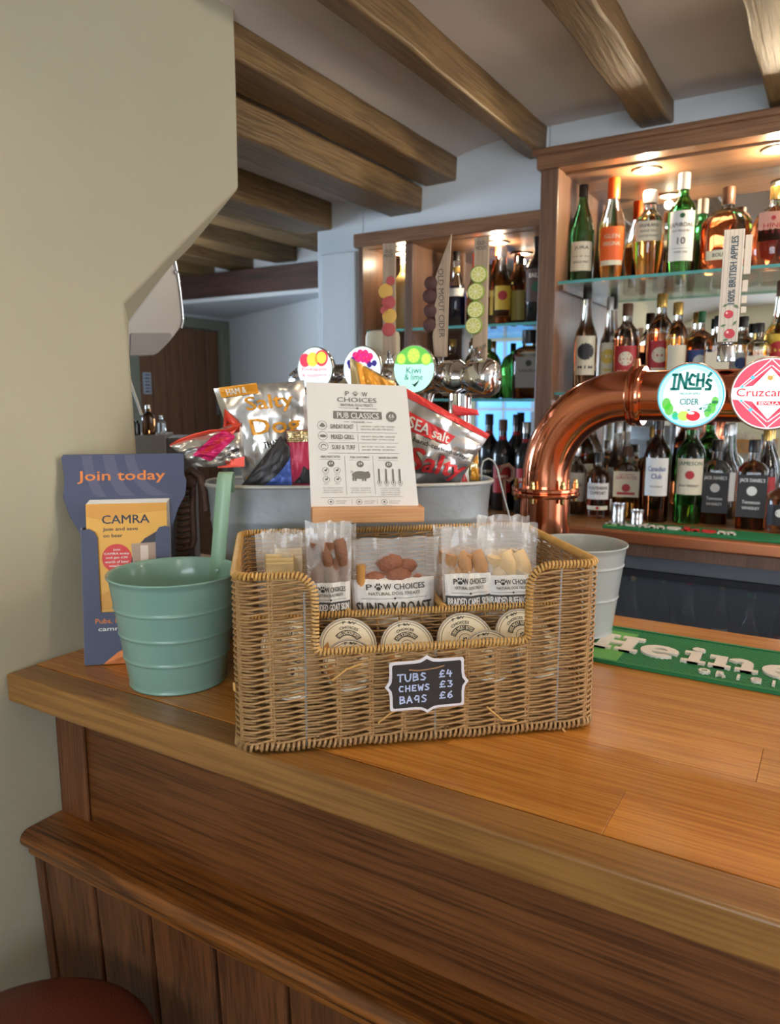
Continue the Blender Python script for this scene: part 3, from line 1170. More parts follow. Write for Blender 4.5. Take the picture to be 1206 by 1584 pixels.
def clear_bag(px, yl, thick, label, content, lab, seed, grp='bags of chews in the back of the basket', bottom=.012, name='chew_bag'):
    """px = (left, right, top) pixels; lab = list of printing to place"""
    uL, uR, vT = px
    x0, z1 = bpx(uL, vT, yl)
    x1, _ = bpx(uR, vT, yl)
    w = x1 - x0
    t = thing(name, bl((x0 + x1) / 2, yl, bottom), label, 'bag', grp, rz=BA)
    fl_ = .10 * w
    quad = [bl(x0 + fl_, yl, bottom), bl(x1 - fl_, yl, bottom), bl(x1, yl + .008, z1), bl(x0, yl + .008, z1)]
    fn, nrm = bagsurf(quad, thick + .004, seed, .0045)
    jag = lambda s: .004 * n3(Vector((s * 7, seed, 1)))
    mb = MB()
    mb.grid(lambda s, q: fn(s, q, 1) + UP * (jag(s) if q == 1 else 0), 16, 26)
    mb.grid(lambda s, q: fn(1 - s, q, -1) + UP * (jag(1 - s) if q == 1 else 0), 16, 26)
    obj('film', mb, bagfilm, t, smooth=45)
    H = z1 - bottom
    content(t, (x0 + x1) / 2, yl, bottom, H, w)
    # label: centred at height lz with size lw x lh
    lz, lh, title, big = lab
    p = Print()
    lw = w * .80
    p.rect(0, 0, lw, lh, PAPER, 0)
    p.text('P', -lw * .30, lh * .34, lw * .07, lh * .12, K, .01, 3)
    p.paw(-lw * .19, lh * .34, lh * .17, K, 3)
    p.text('W CHOICES', lw * .12, lh * .34, lw * .50, lh * .12, K, .01, 3)
    p.text('NATURAL DOG TREATS', 0, lh * .20, lw * .62, lh * .065, KG, .01, 3)
    p.rect(0, lh * .09, lw * .8, lh * .008, KG, 2)
    p.disc(0, lh * .09, lh * .025, K, 3, 8)
    if big:
        p.text(title, 0, -lh * .12, lw * .92, lh * .26, K, .03, 3)
    else:
        p.rect(0, -lh * .10, lw, lh * .26, mat('label_dark', srgb(70, 68, 66), .6), 2)
        p.text(title, 0, -lh * .10, lw * .92, lh * .17, PAPER, .02, 3)
        p.disc(-lw * .2, -lh * .38, lh * .08, K, 2, 12)
        p.disc(-lw * .2, -lh * .38, lh * .06, PAPER, 3, 12)
        p.text('HYPOALLERGENIC', lw * .2, -lh * .38, lw * .4, lh * .06, KG, 0, 3)
    f2 = lambda x, y, l: fn(x / w / .85 + .5, (lz + y - bottom) / H, 1, l + .0010)
    p.build('label_print', f2, t, maxedge=.005, lift=.0006)
    return t


def braid(t, x, yl, z0, z1, m, r, amp, turns, name='braided_chew'):
    for k in range(3):
        pts = []
        for i in range(40):
            q = i / 39
            a = 2 * pi * (turns * q + k / 3)
            pts.append(bl(x + amp * sin(a), yl + .0145 + amp * .45 * sin(2 * a), z0 + (z1 - z0) * q))
        mb = MB().tube(pts, [r * (1 + .12 * n3(Vector((i * .4, k * 3, x * 50)))) for i in range(40)], 9)
        obj(name, mb, m, t, smooth=70)


pale = mat('pale_hide', srgb(226, 200, 146), .6, var=.1, scale=60, bump=.3, bscale=200)
brown = mat('brown_hide', srgb(128, 84, 56), .5, var=.25, scale=50, bump=.4, bscale=200)
tan = mat('tan_hide', srgb(186, 138, 92), .5, var=.15, scale=50, bump=.4, bscale=200)
buff = mat('buff_hide', srgb(222, 190, 142), .55, var=.1, scale=50, bump=.3, bscale=200)
roast = mat('red_brown_meat', srgb(146, 92, 66), .6, var=.35, scale=90, bump=.7, bscale=160)
stick = mat('orange_stick', srgb(198, 140, 70), .6, var=.15, scale=60)


def c_pale(t, x, yl, z0, H, w):
    for i in range(3):
        obj('flat_chew', MB().box((-.019, -.004, 0), (.019, .002, H * .80), M=frame(bl(x, yl - .008 + i * .009, z0 + .008 + i * .004), E1, E2, UP)), pale, t, bevel=.0016)


def c_braid(m, r, amp, frac, xs_):
    def f(t, x, yl, z0, H, w):
        for dx in xs_:
            braid(t, x + dx, yl, z0 + .008, z0 + H * frac, m, r, amp, 1.15)
    return f


def c_roast(t, x, yl, z0, H, w):
    for i, (dx, dz, r) in enumerate(((-.01, .055, .022), (.018, .075, .02), (.002, .1, .022), (-.022, .09, .014), (.025, .045, .018), (-.012, .03, .02), (.008, .160, .024), (-.024, .156, .022), (.032, .152, .020), (-.003, .180, .020), (.022, .176, .015))):
        mb = MB()
        mb.lathe([(0, -r * .8), (r * .7, -r * .55), (r, 0), (r * .75, r * .5), (0, r * .8)], 14, M=frame(bl(x + dx, yl + .0105, z0 + dz), E1, E2 * .6, UP))
        obj('meat_piece', mb, roast, t, smooth=70)
    obj('chew_stick', MB().tube([bl(x - w * .36, yl, z0 + .01), bl(x - w * .34, yl, z0 + H * .84)], .006, 10), stick, t, smooth=60)


clear_bag((394, 468, 828), .150, .012, 'clear bag of pale flat chews behind the left woven shoulder', c_pale, (.07, .04, 'BRAIDED SKIN', False), 1.3)
clear_bag((404, 486, 822), .200, .012, 'clear bag of pale chews standing at the back left corner of the basket', c_pale, (.07, .04, 'BRAIDED SKIN', False), 4.3)
clear_bag((472, 545, 808), .100, .013, 'clear bag of dark brown braided goat skin chews', c_braid(brown, .0090, .0095, .89, (-.0105, .0105)), (.152, .052, 'BRAIDED GOAT SKIN', False), 2.7)
clear_bag((480, 552, 812), .150, .010, 'clear bag of brown chews directly behind the goat skin bag', c_braid(brown, .008, .009, .8, (0,)), (.09, .05, 'BRAIDED GOAT SKIN', False), 7.1)
clear_bag((534, 680, 836), .125, .024, 'large clear bag of mixed meat treats with a big white label, in the centre', c_roast, (.143, .060, 'SUNDAY ROAST', True), 5.9, name='treat_bag')
clear_bag((672, 752, 815), .150, .012, 'clear bag of chews half hidden behind the camel skin bag', c_braid(tan, .0105, .012, .84, (-.008, .008)), (.105, .052, 'BRAIDED CAMEL SKIN', False), 8.4)
clear_bag((684, 766, 818), .098, .014, 'clear bag of tan braided camel skin chews', c_braid(tan, .0105, .011, .85, (-.010, .011)), (.152, .060, 'BRAIDED CAMEL SKIN', False), 3.1)
clear_bag((746, 836, 812), .100, .017, 'clear bag of thick buff braided buffalo skin chews, rightmost', c_braid(buff, .0135, .0125, .82, (-.009, .009)), (.151, .054, 'BRAIDED BUFFALO SKIN', False), 9.6)
clear_bag((738, 820, 800), .150, .012, 'crumpled clear bag sticking up behind the buffalo skin bag', c_braid(buff, .009, .010, .66, (0,)), (.10, .05, 'BRAIDED BUFFALO SKIN', False), 6.6)

# ---- price list card in its wooden block
beech = wood('beech_block', srgb(224, 170, 118), srgb(206, 148, 98), 0, 1.6, .5, tone=.03, bump=.06)
cb0 = onp(481, 806, bl(0, .277, 0), E2)
cb1 = onp(651, 804, bl(0, .277, 0), E2)
cr = thing('price_list_card', (cb0 + cb1) / 2, 'white dog treat price list card upright in a beech block on the basket rim', 'sign', rz=BA)
bx = (cb1 - cb0).normalized()
bw = (cb1 - cb0).length
bz = bx.cross(E2).normalized() * 1
if bz.z < 0:
    bz = -bz
bn = bx.cross(bz)      # towards the viewer
cb0 = cb0 + bz * (BL * 0)
obj('wooden_block', MB().box((0, 0, -.012), (bw, .0235, .024), M=frame(cb0, bx, bz, bn)), beech, cr, bevel=.0012)
pw, ph = .1515, .196
lean, rl = radians(7), radians(3.0)
px_ = (bx * cos(rl) - bz * sin(rl)).normalized()
pz_ = (bz * cos(rl) + bx * sin(rl)).normalized() * -1
pz_ = (bz * cos(rl) + bx * sin(rl)).normalized()
pl_l = onp(473, 590, cb0 + bn * .004, bn)
p0 = cb0 + bx * (bw * .0) + bz * .0225 + bn * .008
px_ = bx
top_l = onp(473, 591, cb0 - bn * .012, bn)
top_r = onp(628, 597, cb0 - bn * .012, bn)
bot_l = onp(481, 786, cb0 + bn * .008, bn)
bot_r = onp(647, 783, cb0 + bn * .008, bn)
cn = (bot_r - bot_l).cross(top_l - bot_l).normalized()
quadfn = lambda u, v: bot_l.lerp(bot_r, u).lerp(top_l.lerp(top_r, u), v)
mb = MB()
mb.grid(lambda u, v: quadfn(u, v) + cn * .0004 - cn * .0015 * sin(pi * u) * v, 8, 8)
mb.grid(lambda u, v: quadfn(1 - u, v) - cn * .0004 - cn * .0015 * sin(pi * u) * v, 8, 8)
obj('card', mb, PAPER, cr, smooth=60)
pcs = mat('card_print', srgb(122, 118, 108), .7)


class Q:
    """places printing by the crop coordinates the card was measured in"""
    def __init__(s):
        s.p = Print()

    def m(s, cx, cy):
        t = (cy - 85) / 1175
        a = 40 + 50 * t
        b = 970 + 118 * t
        cyy = cy + (cx - 500) * .016
        return (cx - a) / (b - a) * pw, (1 - (cyy - 90) / 1170) * ph

    def text(s, t, cx, cy, w, h, bold=.01, m=None):
        x, y = s.m(cx, cy)
        bold = min(bold, .012)
        s.p.text(t, x, y, w * pw / 1000, h * ph / 1175, m or pcs, bold, 4)

    def rect(s, cx, cy, w, h, m=None, lay=2):
        x, y = s.m(cx, cy)
        s.p.rect(x, y, w * pw / 1000, h * ph / 1175, m or pcs, lay)

    def ring(s, cx, cy, r, w=4):
        x, y = s.m(cx, cy)
        s.p.ring(x, y, r * pw / 1000, w * pw / 1000, pcs, 2, 20)

    def disc(s, cx, cy, r, m=None, lay=2, ry=None, n=16):
        x, y = s.m(cx, cy)
        s.p.disc(x, y, r * pw / 1000, m or pcs, lay, n, ry and ry * pw / 1000)

    def poly(s, pts, m=None, lay=3):
        s.p.poly([s.m(a, b) for a, b in pts], m or pcs, lay)


q = Q()
q.text('P', 418, 183, 38, 44)
x, y = q.m(493, 183)
q.p.paw(x, y, .0085, pcs, 4)
q.text('W', 580, 183, 56, 42)
q.text('CHOICES', 508, 241, 390, 44, .02)
q.text('NATURAL DOG TREATS', 508, 290, 316, 24)
q.rect(420, 319, 180, 4)
q.rect(620, 319, 160, 4)
q.disc(512, 319, 12)
q.rect(515, 385, 475, 74)
q.text('PUB CLASSICS', 518, 388, 408, 54, .03, PAPER)
for k in range(16):
    a = k * pi / 8
    q.disc(829 + 44 * cos(a), 387 - 44 * sin(a), 9, n=6)
q.disc(829, 387, 46)
q.text('£6', 829, 380, 52, 34, .03, PAPER)
q.text('EACH', 829, 410, 34, 10, 0, PAPER)
q.rect(412, 450, 55, 4)
q.rect(625, 450, 55, 4)
q.text('3 FLAVOURS', 520, 450, 132, 17)
for yy, a, b, c in ((497, 'SUNDAY ROAST', 'LAMB BRAIN • TURKEY STRIP • CHICKEN', 'VENISON RICE • BEEF CUBES • PORK KNUCKLE'), (594, 'MIXED GRILL', 'PORK SNOUT • BUFFALO TRIPE • CHICKEN FEET', 'TRACHEA STRIP • OSTRICH BONE'), (692, 'SURF & TURF', 'BEEF SPLEEN • FISH CUBES • BEEF JERKY', 'RAW BEEF TENDONS • SEA BASS BALL')):
    d = (yy - 497) * .08
    q.ring(188 + d * .8, yy - 6, 46)
    q.text(a, 370 + d, yy, 222, 42, .02)
    q.rect(510 + d, yy + 2, 3, 70)
    q.text(b, 700 + d, yy - 10, 330, 15, 0)
    q.text(c, 695 + d, yy + 17, 320, 15, 0)
    q.rect(560 + d, yy + 52, 680, 3)
q.disc(190, 495, 28, ry=14)
q.disc(190, 482, 17, ry=14)
q.disc(197, 590, 32, ry=15)
q.p.ring(*q.m(203, 690), .0042, .0012, pcs, 3, 16, .3, 3.6)
q.rect(205, 710, 48, 6)
for cx, t, pr_ in ((265, '100% MEAT BITES', '£4'), (535, 'PORK SCRATCHINGS', '£4'), (800, 'BRAIDED SKIN CHEWS', '£3')):
    q.text(t, cx, 783, 180, 20, .01)
    q.disc(cx + 4, 848, 34)
    q.text(pr_, cx + 4, 843, 34, 24, .03, PAPER)
    q.rect(cx, 808, 200, 2)
q.rect(405, 960, 3, 370)
q.rect(668, 950, 3, 370)
for a, b in ((222, 912), (325, 910), (228, 997), (332, 995)):
    q.ring(a, b, 32)
    q.disc(a, b, 14, ry=10)
    q.disc(a + 10, b - 12, 7)
    q.text('TREAT', a, b + 42, 50, 9, 0)
# pig silhouette
q.disc(538, 952, 76, ry=42, n=24)
q.disc(600, 950, 34, ry=34)
q.poly([(590, 930), (625, 925), (634, 962), (628, 978), (600, 985)])
q.poly([(596, 922), (618, 912), (622, 940)])
for a in (478, 500, 566, 590):
    q.poly([(a - 12, 975), (a + 8, 975), (a + 6, 1008), (a - 8, 1008)])
q.p.ring(*q.m(462, 920), .0016, .0006, pcs, 3, 10)
for i, a in enumerate((712, 778, 843, 905)):
    for k in range(10):
        q.poly([(a - 12 + k * .7, 895 + k * 12), (a - 2 + k * .7, 887 + k * 12), (a + 12 + k * .7, 897 + k * 12), (a + 2 + k * .7, 906 + k * 12)])
    q.ring(a + 8, 1022, 24)
    q.disc(a + 8, 1022, 9)
    q.text('SKIN', a + 12, 1053, 32, 9, 0)
for i, (a, rows_) in enumerate(((290, ('TINY BITES, BIG FLAVOUR', 'SINGLE INGREDIENT', 'A PERFECT TRAINING TREAT')), (548, ('100% PORK', 'NATURAL CRUNCHY &', 'BRISTLES FOR FULL TUM')), (822, ('A LONG LASTING CHEW', 'AT LEAST 15 TO 20 MINS', 'THREE NATURAL FLAVOURS', '100% NATURAL')))):
    for k, r_ in enumerate(rows_):
        q.text(r_, a, 1078 + k * 20, 190 - 12 * (k % 2), 11, 0)
q.rect(560, 1162, 770, 3)
for a, t1, t2 in ((270, '100% NATURAL', 'NO NASTIES'), (530, 'GRAIN FREE', 'LOW CARBS'), (765, 'MADE WITH LOVE', 'FOR DOGS')):
    q.ring(a, 1207, 28)
    q.disc(a, 1207, 11)
    q.text(t1, a + 97, 1200, 105, 11, 0)
    q.text(t2, a + 90, 1220, 85, 11, 0)
q.rect(463, 1207, 3, 44)
q.rect(700, 1207, 3, 44)
q.rect(580, 1250, 520, 3)
q.p.build('printing', lambda x, y, l: quadfn(x / pw, y / ph) + cn * (l + .0005) - cn * .0015 * sin(pi * max(0, min(1, x / pw))) * (y / ph), cr, maxedge=.03)
# ================================================================= BUCKETS
def disc_bucket(t, c, h, rb, rt, m, ribs, th=.0012, n=56):
    """open tapered metal bucket: outside wall, rolled rim, inside wall, base"""
    pr_ = [(rb - .004, 0), (rb, 0), (rb + .0015, .002), (rb, .005)]
    R = lambda z: rb + (rt - rb) * z / h
    zs = sorted(set([.010 + k * (h - .016) / 30 for k in range(31)] + [r_ * h + d for r_ in ribs for d in (-.003, -.0015, 0, .0015, .003)]))
    for z in zs:
        b = max([0] + [.0016 * max(0, 1 - abs(z - r_ * h) / .003) for r_ in ribs])
        pr_.append((R(z) + b, z))
    pr_ += [(rt + .0022, h - .003), (rt + .003, h - .0008), (rt + .002, h + .001), (rt - .0005, h), (rt - .002, h - .003)]
    pr_ += [(R(z) - th * 1.5, z) for z in (h * .8, h * .5, h * .2, .004)] + [(0, .004)]
    return MB().lathe(pr_, n, M=Matrix.Translation(c))


sage = mat('sage_enamel', srgb(132, 170, 158), .28, var=.03, scale=12, coat=.4)
gc = Vector((-.8225, .749, ZC + .0005))
gb = thing('green_bucket', gc, 'sage green ribbed metal bucket with a tall hook strap, beside the wicker basket', 'bucket')
obj('body', disc_bucket(gb, gc, .165, .0695, .0925, sage, (.27, .49, .72)), sage, gb, smooth=45)
sd = Vector((-.30, .95, 0)).normalized()
sd = Vector((cos(radians(88)), sin(radians(88)), 0))
sw = Vector((cos(YAW), sin(YAW), 0))
sb = gc + sd * .088
sN = Vector((-sin(YAW), cos(YAW), 0))
hk = [(0, .09), (0.0, .165), (.003, .24), (.006, .288)]
hk += [(.006 + .013 - .013 * cos(a), .288 + .013 * sin(a)) for a in [pi * k / 8 for k in range(1, 9)]] + [(.0325, .268)]
mb = MB()
for sgn in (0, 1):
    pass
vs = []
tilt_ = .008
for y_, z_ in hk:
    for dx in (-.0115, .0115):
        vs.append(sb + sw * (dx + (z_ - .165) * .10) + sN * y_ + UP * z_)
mb.add(vs, [(2 * i, 2 * i + 1, 2 * i + 3, 2 * i + 2) for i in range(len(hk) - 1)])
obj('hook_strap', mb, mat('sage_strap', srgb(150, 186, 160), .35, var=.02), gb, smooth=30, solid=.0016)
obj('rivet', MB().lathe([(0, .001), (.003, .0005), (.0035, 0)], 12, M=frame(sb - sN * .012 + UP * .15, sw, UP, -sN)), sage, gb)

greyb = mat('pale_grey_enamel', srgb(178, 184, 182), .32, var=.03, scale=12, coat=.3)
wc = Vector((-.376, 1.268, ZC + .0075))
wb = thing('grey_bucket', wc, 'pale grey metal bucket standing on the green bar mat behind the basket', 'bucket')
obj('body', disc_bucket(wb, wc, .158, .060, .079, greyb, (.42, .78)), greyb, wb, smooth=45)

# galvanised oblong tub
galv = mat('galvanised_steel', srgb(158, 164, 168), .5, .3, var=.22, scale=22, bump=.25, bscale=60)
TA = radians(37.8)
T1, T2 = Vector((cos(TA), sin(TA), 0)), Vector((-sin(TA), cos(TA), 0))
TC = Vector((-.735, 1.085, ZC + .0005))
HT = .272
tb = thing('galvanised_tub', TC, 'oblong grey galvanised steel tub full of crisp packets behind the basket', 'tub', rz=TA)
prf = []
for z, r_ in ((0, .218), (.004, .222), (.10, .2325), (.205, .2425), (.208, .2445), (.213, .2445), (.216, .2435), (.262, .2478), (.268, .2515), (.273, .2515), (.274, .249), (.268, .2465), (.20, .2395), (.01, .219)):
    prf.append((r_, z))
prf.append((0, .010))
obj('tub_body', MB().lathe(prf, 72, ex=3.2, sx=1., sy=.36, M=frame(TC, T1, T2, UP)), galv, tb, smooth=45)
rp_ = []
for k in range(72):
    th = 2 * pi * k / 72
    c_, q_ = cos(th), sin(th)
    kk = (abs(c_) ** 3.2 + abs(q_) ** 3.2) ** (-1 / 3.2) * .2505
    rp_.append(TC + T1 * kk * c_ + T2 * kk * q_ * .36 + UP * .271)
obj('rolled_rim', MB().tube(rp_, .0036, 8, closed=True), mat('zinc_highlight', srgb(188, 188, 184), .5, .3, var=.2, scale=60, bump=.4, bscale=120), tb, smooth=60)  # lighter zinc puts the rim's highlight into the colour
rust = mat('rusty_iron', srgb(92, 66, 54), .6, .4, var=.25, scale=70, bump=.5, bscale=200)
hN = Vector((sin(YAW), -cos(YAW), 0))
hx = Vector((cos(YAW), sin(YAW), 0))


def tpx(u, v, d=0.):
    """point on the upright plane through the tub's long axis, moved d towards the viewer"""
    n_ = -T2
    return onp(u, v, TC + n_ * d, n_)


hp = lambda u, v: tpx(u, v, .03)
obj('handle_boss', MB().lathe([(0, .012), (.008, .011), (.013, .006), (.0145, 0), (.013, -.006), (0, -.006)], 20, M=frame(hp(291, 745), hx, UP, hN)), rust, tb, smooth=50)
obj('drop_handle', MB().tube([hp(*q_) for q_ in ((284, 735), (296, 727), (309, 737), (316, 760), (319, 790))], [.006, .0075, .007, .006, .005], 10), rust, tb, smooth=60)
obj('handle_bar', MB().tube([hp(*q_) for q_ in ((298, 750), (298, 790), (300, 835), (297, 846), (288, 848), (285, 838))], .0055, 10), rust, tb, smooth=60)
for k in range(13):
    v_ = 762 + k * 9.4
    a_, b_ = hp(276 - k * .2, v_ + 4), hp(293, v_)
    obj('ribbed_grip', MB().tube([a_, a_.lerp(b_, .5) + hN * .006, b_], [.0036, .0042, .0036], 8), rust, tb, smooth=60)
rp = lambda u, v: tpx(u, v, -.01)
obj('curl_handle', MB().tube([rp(*q_) for q_ in ((771, 732), (776, 722), (786, 719), (793, 726), (793, 738), (786, 745), (779, 741), (779, 760), (781, 790))], .0042, 8), rust, tb, smooth=60)
obj('wire_hook', MB().tube([tpx(*q_, .0) for q_ in ((744, 748), (744, 724), (747, 713), (755, 709), (763, 713), (769, 726), (775, 752), (783, 783), (791, 812))], .0019, 8), mat('pale_wire', srgb(176, 176, 172), .4, .3), tb, smooth=60, label='pale bent wire hook')

# ---- crisp packets
foil = mat('silver_foil', srgb(196, 194, 192), .26, .75, var=.05, scale=10)
foil_gold = mat('gold_foil', srgb(206, 184, 140), .25, .75, var=.06, scale=10)
ambr = mat('print_amber', srgb(226, 156, 50), .35, .2)
pink = mat('print_pink', srgb(214, 40, 110), .35, .2)
vermil = mat('print_vermilion', srgb(226, 74, 52), .35, .2)
redp = mat('print_red', srgb(222, 58, 62), .35, .1)
blackp = mat('print_black', srgb(44, 42, 46), .4)
bluep = mat('print_blue', srgb(74, 100, 178), .35, .3)
crims = mat('print_crimson', srgb(186, 50, 84), .4, .1)


def packet(corners, d, thick, m, label, seed, crimp=True, wr=.006, tilt=None, floor=0.):
    """corners bl, br, tr, tl in pixels on the plane d in front of the tub axis"""
    ds = d if isinstance(d, (list, tuple)) else [d] * 4
    P4 = [tpx(u, v, dd) for (u, v), dd in zip(corners, ds)]
    a, b, c, e = P4
    nrm = (b - a).cross(e - a).normalized()
    cen = (a + b) / 2

    def S_(s, t, side=1, l=0.):
        p_ = a.lerp(b, s).lerp(e.lerp(c, s), t)
        q_ = max(0, sin(pi * s)) ** .6 * max(0, sin(pi * min(1, max(0, t)))) ** .55
        w = wr * (abs(n3(Vector((s * 3.2 + seed, t * 3.2, seed)))) * 1.6 - .25 + .55 * abs(n3(Vector((s * 8, t * 7 + seed, 3.3))))) * (1 if side > 0 else .5)
        return p_ + nrm * (side * (thick * q_ + .0008) + w * min(1, q_ * 2 + .2) + l)
    t_ = thing('crisp_packet', cen, label, 'packet', 'crisp packets in the galvanised tub')
    mb_ = MB()
    mb_.grid(lambda s, t: S_(s, t, 1), 24, 24)
    mb_.grid(lambda s, t: S_(1 - s, t, -1), 24, 24)
    obj('foil', mb_, m, t_, smooth=28)
    return t_, S_


def pprint_(S_, p_, t_, name='printing', edge=.035):
    return p_.build(name, lambda x, y, l: S_(x, y, 1, l * 2.2 + .0013), t_, maxedge=edge)


# gold ham packet, left of the card
t_, S_ = packet([(380, 752), (486, 750), (470, 588), (330, 601)], .030, .014, foil, 'silver crisp packet with big amber letters, leaning at the left of the tub', 1.7, wr=.010)
p = Print()
p.rect(.27, .96, .42, .10, ambr, 1, .03)
p.text('HAM &', .24, .955, .22, .06, WH, .02, 3, .05)
p.text('Salty', .58, .81, .54, .17, ambr, .03, 2, .03)
p.text('Dog', .60, .575, .60, .20, ambr, .04, 2, .02)
p.text('THAT bite', .58, .43, .36, .06, K, .02, 2, .10)
p.poly([(.0, .0), (.3, .0), (.42, .18), (.05, .10)], ambr, 1)
pprint_(S_, p, t_)
# pink and orange opened packet at far left
t_, S_ = packet([(302, 722), (380, 722), (372, 652), (262, 689)], [.055, .05, .04, .06], .016, foil, 'open silver crisp packet with a pink band and orange lining, lying leftmost in the tub', 5.2, wr=.010)
p = Print()
p.poly([(.18, .52), (.38, .22), (.9, .72), (.8, .98), (.55, .86)], pink, 1)
p.text('FLAME GRILL', .55, .66, .5, .10, vermil, .02, 3, .62)
p.text('hand-cooked', .74, .36, .4, .08, K, .01, 3, .5)
p.text('Salty', .80, .14, .3, .18, vermil, .03, 3, .3)
pprint_(S_, p, t_)
mb = MB()
lip = [tpx(*q_, .062) for q_ in ((262, 689), (276, 680), (300, 671), (325, 665), (350, 664), (372, 655))]
lip2 = [tpx(*q_, .050) for q_ in ((264, 693), (282, 689), (304, 682), (328, 673), (352, 670), (370, 668))]
vs = lip + lip2
mb.add(vs, [(i, i + 1, i + 7, i + 6) for i in range(5)])
obj('orange_lining', mb, vermil, t_, smooth=60, solid=.0012)
mb = MB().add([tpx(347, 632, .05), tpx(371, 656, .055), tpx(360, 672, .06), tpx(345, 664, .05), tpx(352, 655, .035)], [(0, 1, 4), (1, 2, 4), (2, 3, 4), (3, 0, 4)])
obj('folded_corner', mb, vermil, t_, smooth=20, solid=.0012)
mb = MB().add([tpx(336, 716, .062), tpx(378, 706, .062), tpx(378, 722, .064), tpx(337, 724, .064)], [(0, 1, 2, 3)])
obj('bottom_seal', mb, vermil, t_, solid=.0012)
# black and blue packet
t_, S_ = packet([(372, 752), (452, 756), (448, 692), (434, 674)], .052, .006, blackp, 'black packet with a blue corner, wedged low beside the green hook', 8.1, wr=.003)
p = Print()
p.poly([(.40, .0), (1, 0), (1, .80)], bluep, 1)
pprint_(S_, p, t_)
# crimson packet with gold top
t_, S_ = packet([(446, 756), (492, 756), (486, 664), (443, 666)], .046, .008, crims, 'crimson packet with a ribbed gold top edge, tucked behind the left edge of the card', 3.4, wr=.003)
p = Print()
p.rect(.5, .90, .98, .19, foil_gold, 1)
for k in range(5):
    p.rect(.5, .83 + k * .035, .98, .006, KG, 2)
p.poly([(.15, .1), (.4, .22), (.55, .4), (.7, .33), (.95, .42), (.98, .1)], blackp, 2)
pprint_(S_, p, t_)
# gold packet behind the card
t_, S_ = packet([(548, 700), (625, 700), (612, 592), (541, 553)], [-.01, -.01, -.02, -.02], .010, foil_gold, 'gold crisp packet whose pointed corner rises behind the card', 6.3, wr=.006)
p = Print()
p.poly([(.12, .98), (.2, .72), (.95, .82), (.98, .95)], ambr, 1)
pprint_(S_, p, t_)
# red sea salt packet on the right
t_, S_ = packet([(600, 752), (706, 752), (757, 672), (622, 597)], .024, .022, foil, 'silver crisp packet with a bright red sea salt band, right of the card', 2.2, wr=.010)
p = Print()
p.rect(.5, .955, 1.0, .085, redp, 1)
for k in range(3):
    p.rect(.5, .93 + k * .025, 1.0, .004, vermil, 2)
p.poly([(.02, .60), (.02, .80), (.66, .74), (.60, .60)], redp, 1)
p.text('SEA salt', .36, .685, .48, .12, WH, .02, 3, -.04)
p.text('hand-cooked crisps', .56, .52, .72, .07, K, .01, 3, -.02)
p.text('Salty', .58, .28, .74, .34, redp, .04, 3, -.02)
pprint_(S_, p, t_)
# folded red strip and small packets at the right end
t_, S_ = packet([(700, 755), (726, 755), (722, 700), (690, 712)], .012, .005, PAPER, 'white packet with red lettering standing upright at the right end of the tub', 4.9, wr=.002)
p = Print()
p.text('A', .7, .3, .4, .4, redp, .05, 3)
p.rect(.5, .8, .9, .06, vermil, 2)
pprint_(S_, p, t_)
t_, S_ = packet([(722, 755), (744, 755), (738, 694), (726, 686)], -.005, .005, foil_gold, 'small gold packet with amber panels at the right end of the tub', 1.1, wr=.002)
p = Print()
p.rect(.5, .72, .8, .22, ambr, 2)
p.rect(.5, .35, .6, .3, ambr, 2)
pprint_(S_, p, t_)
t_, S_ = packet([(700, 644), (741, 642), (738, 634), (700, 626)], -.012, .003, redp, 'flat red packet edge poking out behind the sea salt packet', 9.1, wr=.001)

# ---- leaflet holder
CA = radians(41)
cx1 = Vector((cos(CA), sin(CA), 0))
cback = Vector((-sin(CA), cos(CA), 0))
cup = (UP + cback * .155).normalized()
cnm = cx1.cross(cup)       # towards the viewer
CO = Vector((-.977, .697, ZC + .001)) + cback * .014
navy = mat('navy_board', srgb(74, 80, 108), .55, var=.03)
navy2 = mat('purple_band', srgb(94, 94, 122), .55, var=.03)
lh = thing('leaflet_holder', CO + cx1 * .07, 'navy cardboard leaflet holder leaning by the painted wall, Join today in orange', 'leaflet holder', rz=CA)
back = [(.004, 0), (.004, .10), (-.004, .20), (-.022, .235), (-.030, .262), (-.027, .29), (-.031, .325), (-.028, .330), (.155, .330), (.158, .326),
        (.157, .296), (.161, .285), (.158, .262), (.146, .24), (.138, .215), (.134, .10), (.134, 0)]
obj('backboard', MB().prism(back[::-1], .0025, M=frame(CO + cback * .022, cx1, cup, cnm)), navy, lh, bevel=.0006)
CF = lambda off: flat(CO + cback * .022 + cnm * (.0025 + off), cx1, cup)
p = Print()
for (ccx, ccy, r0, r1) in ((.155, .335, .140, .155), (.155, .335, .105, .123), (.155, .335, .075, .090)):
    for k in range(14):
        a0, a1 = pi + k * .5 * pi / 14, pi + (k + 1) * .5 * pi / 14
        q_ = [(ccx + r * cos(a), ccy + r * sin(a)) for r, a in ((r0, a0), (r1, a0), (r1, a1), (r0, a1))]
        q_ = [(max(-.026, min(.155, x)), max(.262, min(.328, y))) for x, y in q_]
        p.poly(q_, navy2, 1)
p.text('Join today', .060, .293, .134, .020, ORG, .015, 3)
p.build('board_print', CF(0), lh)
